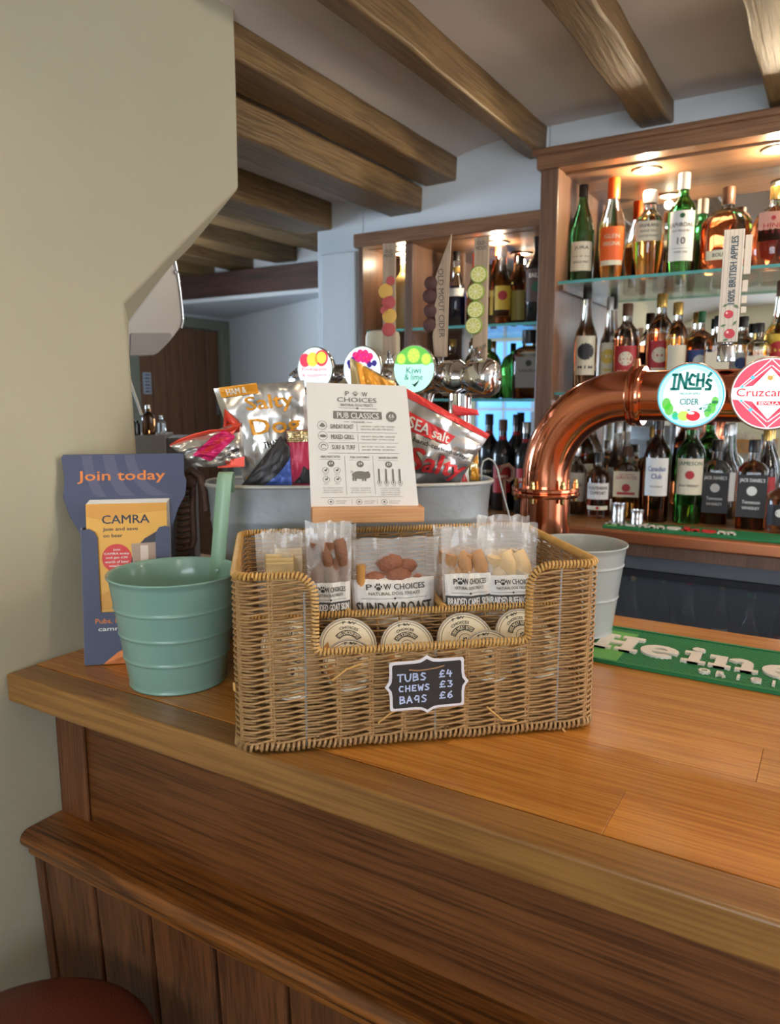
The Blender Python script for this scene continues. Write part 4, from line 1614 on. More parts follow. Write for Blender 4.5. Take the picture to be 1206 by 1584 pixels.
# pocket: front with a cut-out, sides, and printing
pk = [(0, 0), (.134, 0), (.134, .213), (.128, .216), (.118, .214), (.114, .208), (.112, .20), (.112, .082), (.026, .082), (.024, .200), (.020, .209), (.012, .214), (0, .213)]
obj('pocket_front', MB().prism(pk, .0012, M=frame(CO + cback * .002, cx1, cup, cnm)), navy, lh, recalc=True)
obj('pocket_side', MB().box((-.0006, 0, -.001), (.0006, .213, .022), M=frame(CO + cback * .024, cx1, cup, cnm)), mat('board_edge', srgb(150, 150, 165), .6), lh)
obj('pocket_side', MB().box((.1334, 0, -.001), (.1346, .213, .022), M=frame(CO + cback * .024, cx1, cup, cnm)), MATS['board_edge'], lh)
PF = flat(CO + cback * .002 + cnm * .0014, cx1, cup)
p = Print()
p.text('Pubs, Pints & More', .066, .068, .096, .009, ORG, .01, 2)
p.text('camra.org.uk', .062, .055, .080, .0085, WH, .02, 2)
p.poly([(.028, 0), (.134, 0), (.134, .040)] + [(.134 - (.106) * (1 - cos(a)) / 1.0 * .55 - .0, .040 - .0 * a) for a in ()], ORG, 1)
p.poly([(.028, .0005), (.05, .018), (.075, .03), (.134, .044), (.134, .0005)], ORG, 1)
p.rect(.074, .022, .012, .018, WH, 2)
p.build('pocket_print', PF, lh)
yell = mat('leaflet_yellow', srgb(232, 176, 76), .5, var=.03)
yel2 = mat('leaflet_gold', srgb(222, 158, 62), .5, var=.03)
for k in range(6):
    lf = thing('leaflet', CO + cx1 * .07 + cup * .01 + cback * (.005 + k * .0026), 'front yellow leaflet in the pocket of the navy holder' if k == 0 else 'one of the yellow leaflets stacked behind the front one, only its top edge showing', 'leaflet',
               'yellow leaflets in the navy holder', rz=CA)
    zt_ = .2525 if k == 0 else .2525 + .001 * k
    fx = k * .0006
    obj('sheet', MB().box((.007 + fx, .004, 0), (.130 + fx, zt_, .0016), M=frame(CO + cback * (.0065 + k * .0026), cx1, cup, cnm)), PAPER if k else yell, lf)
    if k == 0:
        p = Print()
        LF = flat(CO + cback * .0065 + cnm * .0017, cx1, cup)
        dk = mat('leaflet_navy', srgb(52, 52, 66), .5)
        p.poly([(.007, .252), (.130, .252), (.130, .24), (.09, .237), (.04, .225), (.007, .232)], yel2, 1)
        p.text('CAMRA', .067, .2275, .072, .0135, dk, .012, 3)
        p.text('Join and save', .0585, .2115, .053, .0070, dk, .01, 3)
        p.text('on beer', .047, .202, .029, .0058, dk, .01, 3)
        p.poly([(.130, .213), (.112, .206), (.095, .196), (.080, .180), (.072, .160), (.070, .135), (.072, .11), (.080, .09), (.130, .085)], dk, 1)
        p.poly([(.074, .188), (.118, .190), (.113, .10), (.080, .10)], mat('beer_glass_print', srgb(168, 140, 118), .4), 2)
        p.poly([(.079, .160), (.114, .162), (.112, .105), (.083, .105)], mat('beer_dark_print', srgb(96, 58, 48), .4), 3)
        p.rect(.094, .172, .012, .026, mat('photo_pale', srgb(214, 196, 182), .4), 4)
        p.disc(.052, .166, .0225, RED, 4, 32)
        for i_, (l_, w_) in enumerate((('Join', .011), ('CAMRA today', .038), ('and get £30', .033), ('worth of beer', .036), ('vouchers', .024))):
            p.text(l_, .052, .179 - i_ * .0062, w_, .0042, WH, .015, 6)
        p.poly([(.007, .10), (.05, .12), (.07, .10), (.06, .085), (.007, .085)], yel2, 1)
        p.build('leaflet_print', LF, lf, lift=.00012)

# ---- raised bar mat
mgreen = mat('mat_green', srgb(22, 116, 66), .55, var=.06)
mgreen2 = mat('mat_light_green', srgb(96, 168, 76), .5, var=.04)
mwhite = mat('mat_white_rubber', srgb(226, 216, 206), .6, var=.03)


def bar_mat(x0, y0, wid, dep, zb, label, scale=1., rgt=1., red=False, angle=0.):
    Mx = Matrix.Translation((x0, y0, zb)) @ Matrix.Rotation(angle, 4, 'Z')
    t = thing('bar_mat', (x0, y0, zb), label, 'mat', rz=angle)
    obj('rubber_base', MB().box((0, 0, 0), (wid, dep, .004)).box((0, 0, .004), (wid, .006 * scale, .0062)).box((0, dep - .006 * scale, .004), (wid, dep, .0062)).box((0, 0, .004), (.006 * scale, dep, .0062)), mgreen, t, world=False, bevel=.0006)
    obj('light_green_corner', MB().box((.006 * scale, .006 * scale, .004), (.055 * scale, .16 * scale, .0052)), mgreen2, t, world=False)
    mb = MB()
    g = .0088 * scale
    j = 0
    y = .012 * scale
    while y < dep - .010 * scale:
        x = .058 * scale + (g * .5 if j % 2 else 0)
        while x < wid - .01:
            mb.add([(x - g * .36, y - g * .25, .004), (x + g * .36, y - g * .25, .004), (x + g * .36, y + g * .25, .004), (x - g * .36, y + g * .25, .004),
                    (x - g * .28, y - g * .18, .0050), (x + g * .28, y - g * .18, .0050), (x + g * .28, y + g * .18, .0050), (x - g * .28, y + g * .18, .0050)],
                   [(4, 5, 6, 7), (0, 1, 5, 4), (1, 2, 6, 5), (2, 3, 7, 6), (3, 0, 4, 7)])
            x += g
        y += g * .62
        j += 1
    obj('rubber_nubs', mb, mgreen, t, world=False, kind='stuff')
    # raised slab letters: each drawn from strokes in a unit cell (x 0..1, y 0..1 = x-height)
    mb = MB()
    mb2 = MB()

    def slab(cells, X, Y, m_=mb):
        for kk, c_ in enumerate(cells):
            m_.prism([(X + a * scale, Y + b * scale) for a, b in c_], .0045 + .00005 * (kk % 13), M=Matrix.Translation((0, 0, .0042 - .00002 * (kk % 13))))

    def rect(a, b, c, d):
        return [(a, b), (c, b), (c, d), (a, d)]

    def ell(cx, cy, rx, ry, hx_, hy, a0=0, a1=2 * pi, n=20):
        out = []
        for i in range(n):
            p0, p1 = a0 + (a1 - a0) * i / n, a0 + (a1 - a0) * (i + 1) / n
            out.append([(cx + rx * cos(p0), cy + ry * sin(p0)), (cx + rx * cos(p1), cy + ry * sin(p1)), (cx + hx_ * cos(p1), cy + hy * sin(p1)), (cx + hx_ * cos(p0), cy + hy * sin(p0))][::-1])
        return [q_[::-1] for q_ in out]
    e_ = ell(.030, .026, .030, .028, .013, .016, .25, 2 * pi - .75) + [rect(.012, .022, .058, .032)]
    H_ = [rect(.008, 0, .026, .075), rect(.048, 0, .066, .075), rect(.026, .031, .048, .045), rect(-.002, 0, .034, .012), rect(.040, 0, .076, .012), rect(-.002, .063, .034, .075), rect(.040, .063, .076, .075)]
    i_ = [rect(.010, 0, .026, .052), rect(0, 0, .036, .011), rect(0, .041, .026, .052)] + ell(.018, .066, .010, .0095, 0.0001, .0001, n=12)
    n_ = [rect(.008, 0, .024, .052), rect(0, 0, .032, .011), rect(-.002, .041, .024, .052), rect(.046, 0, .062, .034), rect(.038, 0, .070, .011)] + ell(.043, .032, .019, .021, .006, .007, 0, pi * .86, 12)
    k_ = [rect(.008, 0, .024, .075), rect(0, 0, .032, .011), rect(-.002, .064, .024, .075), [(.024, .024), (.052, .052), (.064, .052), (.034, .020)], [(.030, .028), (.040, .032), (.066, 0), (.046, 0)], rect(.040, 0, .072, .011)]
    X = (-.022 + .02) * scale
    Yb_ = .056 * scale
    for ltr, adv, rd in ((H_, .078, 0), (e_, .066, 0), (i_, .040, 0), (n_, .074, 0), (e_, .066, 0), (k_, .076, 1), (e_, .066, 1), (n_, .074, 0)):
        if X + adv * scale > wid:
            break
        slab(ltr, X, Yb_, mb2 if (red and rd) else mb)
        X += adv * scale
    for l_, x_ in zip('ORIGINAL', [.182 + .0235 * q_ for q_ in range(8)]):
        if red or x_ * scale > wid - .02:
            break
        vs, fs, asp = text_geo(l_, .035, .001)
        h_ = .0165
        w_ = h_ * asp
        zz = [(v[0] * w_ + x_, v[1] * h_ + .0265 + (.0), .0075 + (.0015 if v[2] > 0 else -.0035)) for v in vs]
        mb.add(zz, fs)
    obj('raised_letters', mb, mwhite, t, world=False, label='off-white raised letters', kind='stuff')
    if red:
        obj('raised_letters', mb2, mat('mat_red_rubber', srgb(206, 40, 44), .5), t, world=False, label='red raised letters', kind='stuff')
    return t


bar_mat(-.330, 1.140, .62, .188, ZC + .0005, 'long green rubber bar mat with raised white letters on the main counter', 1.0)
# ================================================================= COPPER BEER FONT
copper = mat('polished_copper', srgb(224, 142, 108), .13, 1, var=.05, scale=6)
brass = mat('brass_nut', srgb(206, 180, 120), .22, 1)
chrome = mat('polished_chrome', (.78, .78, .80), .07, 1, var=.02)
cY = 1.355
colx, pz, ph_ = -.472, 1.490, .0445
cf = thing('copper_beer_font', (colx, cY, ZC), 'polished copper beer font, thick column bending into a level pipe along the bar', 'beer font')
obj('column', MB().lathe([(.060, 0), (.060, .008), (.0465, .014), (.0465, .235)], 40, M=Matrix.Translation((colx, cY, ZC + .0005))), copper, cf, smooth=50)
obj('flange', MB().lathe([(.0465, .232), (.062, .232), (.064, .235), (.064, .239), (.062, .241), (.0465, .241)], 40, M=Matrix.Translation((colx, cY, ZC))).lathe(
    [(.0465, .2425), (.062, .2425), (.064, .2445), (.064, .2485), (.062, .2505), (.0465, .2505)], 40, M=Matrix.Translation((colx, cY, ZC))), copper, cf, smooth=40)
for k in range(6):
    a = k * pi / 3 + .4
    q_ = Vector((colx + .055 * cos(a), cY + .055 * sin(a), ZC + .2505))
    obj('bolt', MB().lathe([(.0055, 0), (.0055, .006), (.004, .007), (.004, .012), (.0025, .014), (0, .014)], 6, M=Matrix.Translation(q_)).lathe([(0, -.030), (.004, -.028), (.005, -.019)], 6, M=Matrix.Translation(q_)), brass, cf, smooth=40)
Rb = .150
zc_ = pz - Rb
pts = [(colx, cY, ZC + .250), (colx, cY, zc_)]
pts += [(colx + Rb - Rb * cos(a), cY, zc_ + Rb * sin(a)) for a in [pi / 2 * k / 16 for k in range(1, 17)]]
obj('elbow', MB().tube(pts, ph_, 40), copper, cf, smooth=50)
ex_ = colx + Rb
obj('pipe', MB().tube([(ex_, cY, pz), (1.0, cY, pz)], ph_ - .001, 40), copper, cf, smooth=50)
Mc = frame(Vector((ex_ + .008, cY, pz)), Vector((0, 1, 0)), UP, Vector((1, 0, 0)))
obj('pipe_collar', MB().lathe([(.044, -.008), (.051, -.008), (.053, -.005), (.053, 0), (.050, .002), (.050, .006), (.053, .008), (.053, .013), (.051, .016), (.044, .016)], 40, M=Mc), copper, cf, smooth=40)
obj('collar_nut', MB().tube([(ex_ + .010, cY - .01, pz + .045), (ex_ + .010, cY - .01, pz + .063)], [.009, .006], 10), copper, cf, smooth=50)


def badge(name, c, R, draw, label, group=None, rimm=None, ring=True, glow=.5, yaw=0., body=None, depth=.022):
    """round backlit badge facing the customer side"""
    ex2 = Vector((cos(yaw), sin(yaw), 0))
    nn = ex2.cross(UP)
    M = frame(c, ex2, UP, nn)
    t = thing(name, c - UP * R, label, 'beer badge', group)
    obj('housing', MB().lathe([(R * .55, -depth), (R * .9, -depth * .8), (R * 1.02, -depth * .3), (R * 1.05, 0), (R * 1.03, .003), (R * .98, .0035)], 48, M=M), rimm or chrome, t, smooth=50)
    p = Print()
    draw(p, R)
    p.build('backlit_face', flat(c + nn * .0036, ex2, UP), t, lift=.00015)
    return t


def lit(name, col, e):
    return mat('lit_' + name, col, .35, emit=e, ecol=col, var=.01)


L_white = lit('white', srgb(226, 244, 246), .72)
L_teal = lit('teal', srgb(20, 120, 112), .35)
L_green = lit('green', srgb(110, 200, 90), .5)
L_dgreen = lit('dark_green', srgb(40, 130, 70), .4)
L_red = lit('red', srgb(220, 40, 60), .5)
L_rose = lit('rose', srgb(232, 70, 96), .6)
L_blue = lit('blue', srgb(80, 190, 220), .6)
L_pale = lit('pale_blue', srgb(170, 222, 236), .7)
L_lime = lit('lime', srgb(190, 226, 100), .55)
L_yel = lit('yellow', srgb(246, 224, 90), .6)
L_mag = lit('magenta', srgb(222, 50, 140), .5)
L_ind = lit('indigo', srgb(70, 60, 150), .4)
L_mint = lit('mint', srgb(190, 240, 226), .7)
L_gold = lit('gold', srgb(200, 170, 90), .5)


def d_inch(p, R):
    p.disc(0, 0, R, L_white, 0, 56)
    p.ring(0, 0, R, R * .05, L_blue, 1, 56)
    p.ring(0, 0, R * .94, R * .12, L_pale, 1, 56)
    # hand drawn capitals
    tw = R * .085
    S0 = lambda pts: p.line([(a * R, b * R) for a, b in pts], tw, L_teal, 4)
    S0([(-.56, .66), (-.42, .66)]); S0([(-.49, .66), (-.52, .22)]); S0([(-.60, .21), (-.44, .21)])
    S0([(-.38, .20), (-.34, .68), (-.16, .22), (-.12, .72)])
    S0([(.12, .60), (.02, .66), (-.06, .50), (-.02, .36), (.10, .34)])
    S0([(.20, .68), (.18, .30)]); S0([(.36, .68), (.36, .28)]); S0([(.20, .48), (.36, .48)])
    S0([(.60, .46), (.50, .50), (.46, .40), (.58, .30), (.56, .20), (.44, .20)])
    S0([(.50, .60), (.58, .70)])
    S0([(-.10, .22), (.30, .22)])
    p.text('MEDIUM APPLE', 0, .06 * R, .62 * R, .07 * R, L_teal, .03, 4)
    p.text('CIDER', -.02 * R, -.19 * R, .56 * R, .19 * R, L_teal, .03, 4)
    for i_, s_ in enumerate(('100%', 'BRITISH', 'APPLES')):
        p.text(s_, .52 * R, (-.28 - i_ * .09) * R, .24 * R, .065 * R, L_teal, .02, 4, .25)
    p.disc(.12 * R, -.64 * R, .21 * R, L_red, 5, 20, .16 * R)
    p.disc(-.16 * R, -.64 * R, .19 * R, L_lime, 4, 20, .16 * R)
    p.disc(.06 * R, -.55 * R, .10 * R, L_white, 6, 12, .04 * R)
    p.poly([(.26 * R, -.42 * R), (.38 * R, -.34 * R), (.36 * R, -.46 * R)], L_teal, 5)
    p.poly([(-.10 * R, -.46 * R), (.02 * R, -.42 * R), (.0 * R, -.48 * R)], L_teal, 5)
    for a, r_ in ((3.5, .20), (3.75, .2), (4.1, .13), (5.75, .18), (6.05, .15), (5.5, .14)):
        p.disc(.76 * R * cos(a), .76 * R * sin(a), r_ * R * .7, L_green, 3, 12, r_ * R)
    p.disc(-.40 * R, -.66 * R, .12 * R, L_blue, 3, 12)
    p.disc(.74 * R, -.20 * R, .10 * R, L_dgreen, 4, 8, .05 * R)


def d_cruz(p, R):
    p.disc(0, 0, R, L_white, 0, 56)
    for sx in (-1, 1):
        for sy in (-1, 1):
            # red corner fields round a white diamond
            arc = [(R * .97 * cos(a), R * .97 * sin(a)) for a in [pi / 2 * k / 12 for k in range(13)]]
            pts = [(sx * x, sy * y) for x, y in arc]
            inner = [(0, R * .66), (R * .42, R * .36), (R * .42, R * .24), (R * .97, R * .16)]
            pts = [(sx * R * .97, sy * R * .16)] + [(sx * x, sy * y) for x, y in arc[2:]] + [(0, sy * R * .72), (sx * R * .36, sy * R * .40), (sx * R * .44, sy * R * .22)]
            n_ = len(pts)
            p.shape(pts, [(i, i + 1, n_ - 1) for i in range(n_ - 2)], L_rose, 1)
            for o_ in (.0, .16):
                p.line([(sx * R * (.95 - o_), sy * R * (.02 + o_ * .6)), (sx * R * (.02), sy * R * (.95 - o_))], R * .025, L_white, 3)
            p.rect(sx * R * .46, sy * R * .46, R * .10, R * .10, L_blue, 4, pi / 4)
            p.rect(sx * R * .72, sy * R * .20, R * .07, R * .07, L_blue, 4, pi / 4)
    p.rect(0, 0, R * 1.86, R * .34, L_white, 5)
    p.poly([(0, R * .62), (R * .36, R * .30), (-R * .36, R * .30)], L_white, 5)
    p.text('Cruzcampo', .0, .0, R * 1.72, R * .30, L_red, .01, 7)
    p.rect(.0, -R * .27, R * .62, R * .11, L_red, 6)
    p.text('SEVILLA', .0, -R * .27, R * .52, R * .07, L_white, .03, 8)
    p.poly([(0, -R * .72), (R * .30, -R * .36), (-R * .30, -R * .36)], L_white, 5)
    p.disc(0, R * .44, R * .07, L_gold, 6, 10)
    p.line([(-R * .10, R * .30), (-R * .06, R * .52), (0, R * .40), (R * .08, R * .54), (R * .10, R * .32)], R * .02, L_gold, 6)


ci = aty(1068, 612, 1.288)
badge('beer_badge', ci, .0505, d_inch, 'round glowing cider badge, teal lettering and red apple, on the copper pipe', rimm=mat('badge_rim', srgb(190, 150, 130), .3, .8))
obj('badge_stalk', MB().tube([(ci.x, 1.31, pz), (ci.x, 1.33, pz)], .014, 16), copper, cf, smooth=50)
cc = aty(1190, 609, 1.288)
badge('beer_badge', cc, .0535, d_cruz, 'round glowing red and white beer badge at the right edge on the copper pipe', rimm=MATS['badge_rim'])
obj('badge_stalk', MB().tube([(cc.x, 1.31, pz), (cc.x, 1.33, pz)], .014, 16), copper, cf, smooth=50)


# ---- tap handles
def paddle(c0, top, wid, thick, shape, m, draw, label, yaw, stalk=.03, name='tap_handle'):
    """flat upright handle: c0 = foot centre, top = height, shape(w, h) polygon"""
    ex2 = Vector((cos(yaw), sin(yaw), 0))
    nn = ex2.cross(UP)
    t = thing(name, c0 - UP * stalk, label, 'tap handle', rz=yaw)
    M = frame(c0, ex2, UP, nn)
    obj('blade', MB().prism(shape(wid, top), thick, M=M), m, t, bevel=.001, recalc=True)
    obj('chrome_ferrule', MB().lathe([(.009, -stalk), (.009, -stalk * .6), (.006, -stalk * .5), (.006, -.004), (.009, 0), (.010, .008)], 16, M=Matrix.Translation(c0)), chrome, t, smooth=50)
    p = Print()
    draw(p, wid, top)
    if p.it:
        p.build('handle_art', flat(c0 + nn * (thick + .0004), ex2, UP), t)
    return t, M


whp = mat('whitewashed_wood', srgb(214, 206, 196), .6, var=.06, scale=80, stretch=(1, 1, .1))
tanp = wood('limed_oak_handle', srgb(178, 156, 134), srgb(150, 128, 108), 2, 2, .6, tone=.03, bump=.1)
leaf_g = mat('leaf_green', srgb(96, 126, 92), .6)
apple = mat('apple_red', srgb(196, 44, 62), .45)
rect_s = lambda w, h: [(-w / 2, 0), (w / 2, 0), (w / 2, h), (-w / 2, h)]


def d_apple(p, w, h):
    for k in range(5):
        p.rect(-w / 2 + w * (k + .5) / 5, h * .5, w * .02, h, mat('plank_line', srgb(170, 164, 158), .6), 0)
    p.text('100% BRITISH APPLES', .05 * w, h * .64, h * .60, w * .34, mat('ink_slate', srgb(70, 84, 96), .6), .02, 3, pi / 2)
    for x, y, r in ((-.02, .25, .23), (.08, .075, .27)):
        p.disc(x * w, y * h, r * w, apple, 2, 18, r * w * .95)
        p.disc((x - .1) * w, y * h + r * w * .3, r * w * .25, mat('apple_shine', srgb(240, 200, 200), .4), 3, 10)
    for x, y, r in ((-.22, .33, .5), (.32, .32, -.6), (-.25, .15, .3), (.30, .17, .9), (-.1, .02, .2)):
        p.poly([(-.16 * w, 0), (0, .07 * w), (.16 * w, 0), (0, -.07 * w)], leaf_g, 3, x * w, y * h, r)


pc0 = aty(1124, 530, 1.345)
pt0 = aty(1128, 358, 1.345)
t_, M_ = paddle(pc0, pt0.z - pc0.z, .030, .014, rect_s, whp, d_apple, 'whitewashed wooden cider tap handle with red apples painted, over the glowing cider badge', radians(8), .03)
for k, (dy, l_) in enumerate(((.105, .060), (.078, .018), (.060, .012), (.045, .010))):
    obj('side_slat', MB().box((.0165, dy, -.002), (.0245 + .002 * (k == 0), dy + l_, .010), M=M_), whp, t_, bevel=.0008)
obj('handle_base', MB().lathe([(.014, -.03), (.014, -.006), (.010, -.002), (.0, -.001)], 20, M=Matrix.Translation(pc0)), chrome, t_, smooth=50)

# ---- chrome T-bar font with badges and fruit handles
chY, chz = 1.315, 1.523
cfn = thing('chrome_beer_font', (-.78, chY, ZC), 'chrome beer font with a long level drum behind the galvanised tub', 'beer font')
Mh = frame(Vector((0, chY, chz)), Vector((0, 1, 0)), UP, Vector((1, 0, 0)))
obj('drum', MB().lathe([(.020, -1.04), (.031, -1.02), (.033, -.99), (.033, -.70), (.029, -.685), (.029, -.675), (.035, -.665), (.035, -.635), (.028, -.625), (.028, -.618), (.037, -.606), (.037, -.575), (.030, -.562), (.012, -.556), (0, -.556)][::-1][::-1], 40, M=Mh), chrome, cfn, smooth=45)
for x in (-.635, -.96):
    obj('column', MB().lathe([(.045, 0), (.045, .006), (.024, .012), (.022, .20), (.022, chz - ZC - .03)], 28, M=Matrix.Translation((x, chY, ZC + .0005))), chrome, cfn, smooth=50)
obj('finial', MB().lathe([(.008, 0), (.012, .006), (.007, .012), (.010, .02), (0, .026)], 16, M=Matrix.Translation((-.60, chY, chz + .034))), chrome, cfn, smooth=50)
for k, x in enumerate((-.64, -.70, -.83, -.955)):
    obj('tap_spout', MB().tube([(x, chY, chz - .02), (x, chY - .012, chz - .045), (x, chY - .018, chz - .07), (x, chY - .018, chz - .10)], [.011, .010, .008, .007], 12), chrome, cfn, smooth=60)


def fruit_txt(p, R, l1, l2, m_):
    p.text(l1, 0, -.02 * R, R * (.5 + .11 * len(l1)), R * .22, m_, 0, 4)
    p.text(l2, 0, -.30 * R, R * (.5 + .11 * len(l2)) * .85, R * .22, m_, 0, 4)


def d_pine(p, R):
    p.disc(0, 0, R, L_white, 0, 48)
    p.disc(-.55 * R, .42 * R, .32 * R, L_rose, 2, 20)
    p.disc(-.1 * R, .45 * R, .34 * R, L_yel, 3, 20)
    p.disc(.42 * R, .50 * R, .38 * R, L_rose, 3, 20)
    p.disc(.42 * R, .52 * R, .28 * R, L_yel, 4, 20)
    fruit_txt(p, R, 'Pineapple', '& raspberry', L_rose)


def d_berry(p, R):
    p.disc(0, 0, R, L_white, 0, 48)
    for x, y in ((-.35, .62), (-.08, .72), (.2, .7), (.45, .55), (-.2, .45), (.08, .45), (.32, .38)):
        p.disc(x * R, y * R, .17 * R, L_mag, 3, 14)
        p.disc(x * R + .04 * R, y * R + .04 * R, .06 * R, L_rose, 4, 8)
    for x, y in ((-.68, .3), (-.5, .42), (.42, .2), (.68, .25), (-.62, .15)):
        p.disc(x * R, y * R, .14 * R, L_ind, 3, 14)
    fruit_txt(p, R, 'Berries', '& cherry', L_mag)


def d_kiwi(p, R):
    p.disc(0, 0, R, L_mint, 0, 48)
    q_ = [(R * cos(a), R * sin(a)) for a in [.25 + (pi - .5) * k / 16 for k in range(17)]]
    p.shape(q_ + [(-.3 * R, .2 * R), (.3 * R, .2 * R)], [tuple(range(19))], L_green, 1)
    for x, y, r in ((-.62, .45, .26), (.0, .58, .36), (.62, .42, .27)):
        p.disc(x * R, y * R, r * R, L_lime, 3, 24)
        p.ring(x * R, y * R, r * R, r * .12 * R, L_green, 4, 24)
        for k in range(8):
            a = k * pi / 4
            p.rect((x + .5 * r * cos(a)) * R, (y + .5 * r * sin(a)) * R, .5 * r * R, .03 * R, L_yel, 5, a)
    p.text('Kiwi', 0, -.05 * R, R * .72, R * .28, L_teal, 0, 4)
    p.text('& lime', 0, -.34 * R, R * .92, R * .26, L_teal, 0, 4)
    p.poly([(-.1 * R, -.62 * R), (.02 * R, -.66 * R), (.18 * R, -.55 * R), (.3 * R, -.45 * R), (.2 * R, -.64 * R), (.06 * R, -.78 * R)], mat('ink_dark_teal', srgb(30, 70, 60), .5), 4)


for u, dr, lb in ((488, d_pine, 'glowing pineapple and raspberry cider badge, leftmost above the card'), (561, d_berry, 'glowing berry cider badge, middle one, half hidden by a crisp packet'), (641, d_kiwi, 'glowing green kiwi and lime cider badge right of the card')):
    c_ = aty(u, 571, 1.262)
    Rr = .0435
    badge('beer_badge', c_, Rr, dr, lb)
    obj('badge_stalk', MB().tube([(c_.x, 1.272, c_.z), (c_.x, 1.30, chz)], [.013, .013], 12), chrome, cfn, smooth=50)
mango = mat('mango_flesh', srgb(226, 180, 90), .6)
rasp = mat('raspberry_red', srgb(190, 84, 84), .6)
fig = mat('dark_berry', srgb(82, 52, 50), .6)
lime1 = mat('lime_peel', srgb(140, 160, 60), .5)
lime2 = mat('lime_flesh', srgb(206, 206, 110), .5)
lime3 = mat('lime_pith', srgb(232, 232, 190), .5)


def d_none(p, w, h):
    p.text('OLD', 0, h * .93, w * .6, h * .03, KG, .01, 2)
    p.text('MOUT', 0, h * .89, w * .7, h * .03, KG, .01, 2)


def d_old(p, w, h):
    p.text('OLD MOUT CIDER', .02 * w, h * .44, h * .56, w * .36, mat('ink_brown', srgb(92, 84, 74), .6), .01, 2, -pi / 2 + .03)


def d_lime(p, w, h):
    p.text('OLD', 0, h * .95, w * .6, h * .03, KG, .01, 2)
    p.text('MOUT', 0, h * .91, w * .7, h * .03, KG, .01, 2)
    p.text('KIWI & LIME', .1 * w, h * .09, w * .9, h * .03, KG, .01, 2, .5)


zf = chz + .050
yaw_ = radians(14)
f1 = aty(603, 525, 1.335)
t_, M_ = paddle(Vector((f1.x, 1.335, zf)), aty(600, 378, 1.335).z - zf, .026, .009, rect_s, tanp, d_none, 'wooden tap handle with mango and raspberry slices, left of the pointed one', yaw_, .022)
for k, (dx, yy, r, m_) in enumerate(((-.006, .125, .015, mango), (.004, .145, .009, rasp), (0, .103, .014, rasp), (-.008, .088, .009, rasp), (.002, .076, .015, mango), (0, .050, .014, rasp))):
    obj('fruit_slice', MB().lathe([(0, .0125), (r * .85, .0125), (r, .011), (r, .0085), (0, .0085)], 20, M=M_ @ Matrix.Translation((dx, yy, 0))), m_, t_, smooth=40)
f2 = aty(682, 545, 1.335)
sh2 = lambda w, h: [(-w * .42, 0), (w * .42, 0), (w * .5, h * .62), (w * .62, h), (w * .1, h * .83), (-w * .38, h * .66), (-w * .28, h * .5), (-w * .48, h * .4), (-w * .34, h * .3), (-w * .55, h * .18)]
t_, M_ = paddle(Vector((f2.x, 1.335, zf - .008)), aty(685, 363, 1.335).z - zf + .008, .030, .011, sh2, tanp, d_old, 'pointed wooden tap handle with dark berries down its left side and vertical lettering', radians(22), .022)
for dx, yy in ((-.020, .152), (-.023, .128), (-.021, .100), (-.022, .073)):
    obj('berry_disc', MB().lathe([(0, .0145), (.010, .0135), (.0135, .010), (.0135, .002), (0, .002)], 20, M=M_ @ Matrix.Translation((dx, yy - .012, 0))), fig, t_, smooth=40)
f3 = aty(743, 548, 1.335)
t_, M_ = paddle(Vector((f3.x, 1.335, zf - .014)), aty(745, 368, 1.335).z - zf + .014, .027, .010, rect_s, tanp, d_lime, 'wooden tap handle with a column of four lime slices', radians(10), .022)
for dx, yy in ((-.003, .155), (-.008, .124), (-.008, .091), (-.011, .062)):
    lx = obj('lime_slice', MB().lathe([(0, .0155), (.0145, .0155), (.0165, .014), (.0165, .010), (0, .010)], 24, M=M_ @ Matrix.Translation((dx, yy, 0))), lime1, t_, smooth=40)
    p = Print()
    p.disc(0, 0, .0140, lime3, 1, 24)
    for k in range(9):
        a = 2 * pi * k / 9
        p.poly([(.0015 * cos(a), .0015 * sin(a)), (.013 * cos(a - .28), .013 * sin(a - .28)), (.013 * cos(a + .28), .013 * sin(a + .28))], lime2, 2)
    o3 = M_ @ Vector((dx, yy, .0157))
    ex3 = M_.to_3x3() @ Vector((1, 0, 0))
    p.build('lime_flesh', flat(o3, ex3, UP), lx)
# cream cylinder behind the badges
obj('ceramic_column', MB().lathe([(.037, 0), (.037, aty(590, 512, 1.385).z - ZC - .012), (.034, aty(590, 512, 1.385).z - ZC - .003), (.026, aty(590, 512, 1.385).z - ZC), (0, aty(590, 512, 1.385).z - ZC)], 36,
    M=Matrix.Translation((aty(590, 560, 1.385).x, 1.390, ZC + .0005))), mat('cream_ceramic', srgb(200, 190, 166), .35, var=.03), smooth=50,
    label='plain cream ceramic cylinder standing behind the cider badges', cat='beer font')
# ================================================================= BACK BAR
wal = wood('walnut_cabinet', srgb(150, 108, 76), srgb(112, 76, 54), 0, 1.0, .4, coat=.1, tone=.04, bump=.1)
walv = wood('walnut_post', srgb(128, 92, 70), srgb(96, 68, 52), 2, 1.2, .4, coat=.1, tone=.04, bump=.1)
YM = 2.42
mirror_m = mat('mirror_silver', (.86, .88, .88), .02, 1, var=.0)
glass_m = film('shelf_glass', (.70, .90, .86), .12, .03)
edge_m = mat('glass_edge', srgb(120, 206, 200), .15, var=.04, trans=.35)
lamp_glow = mat('downlight_lens', (1, .86, .62), .3, emit=14, ecol=(1, .84, .58))
zb0 = 1.130
cab = thing('tall_drinks_cabinet', (.2, YW, zb0), 'tall walnut drinks cabinet with glass shelf and mirror back at the right', 'cabinet')
ZT = 2.122
obj('post', MB().box((-.788, 2.135, zb0), (-.735, YM, ZT)), walv, cab, bevel=.003)
obj('cornice', MB().box((-.80, 2.128, ZT), (1.6, 2.225, 2.166)), wal, cab, bevel=.006)
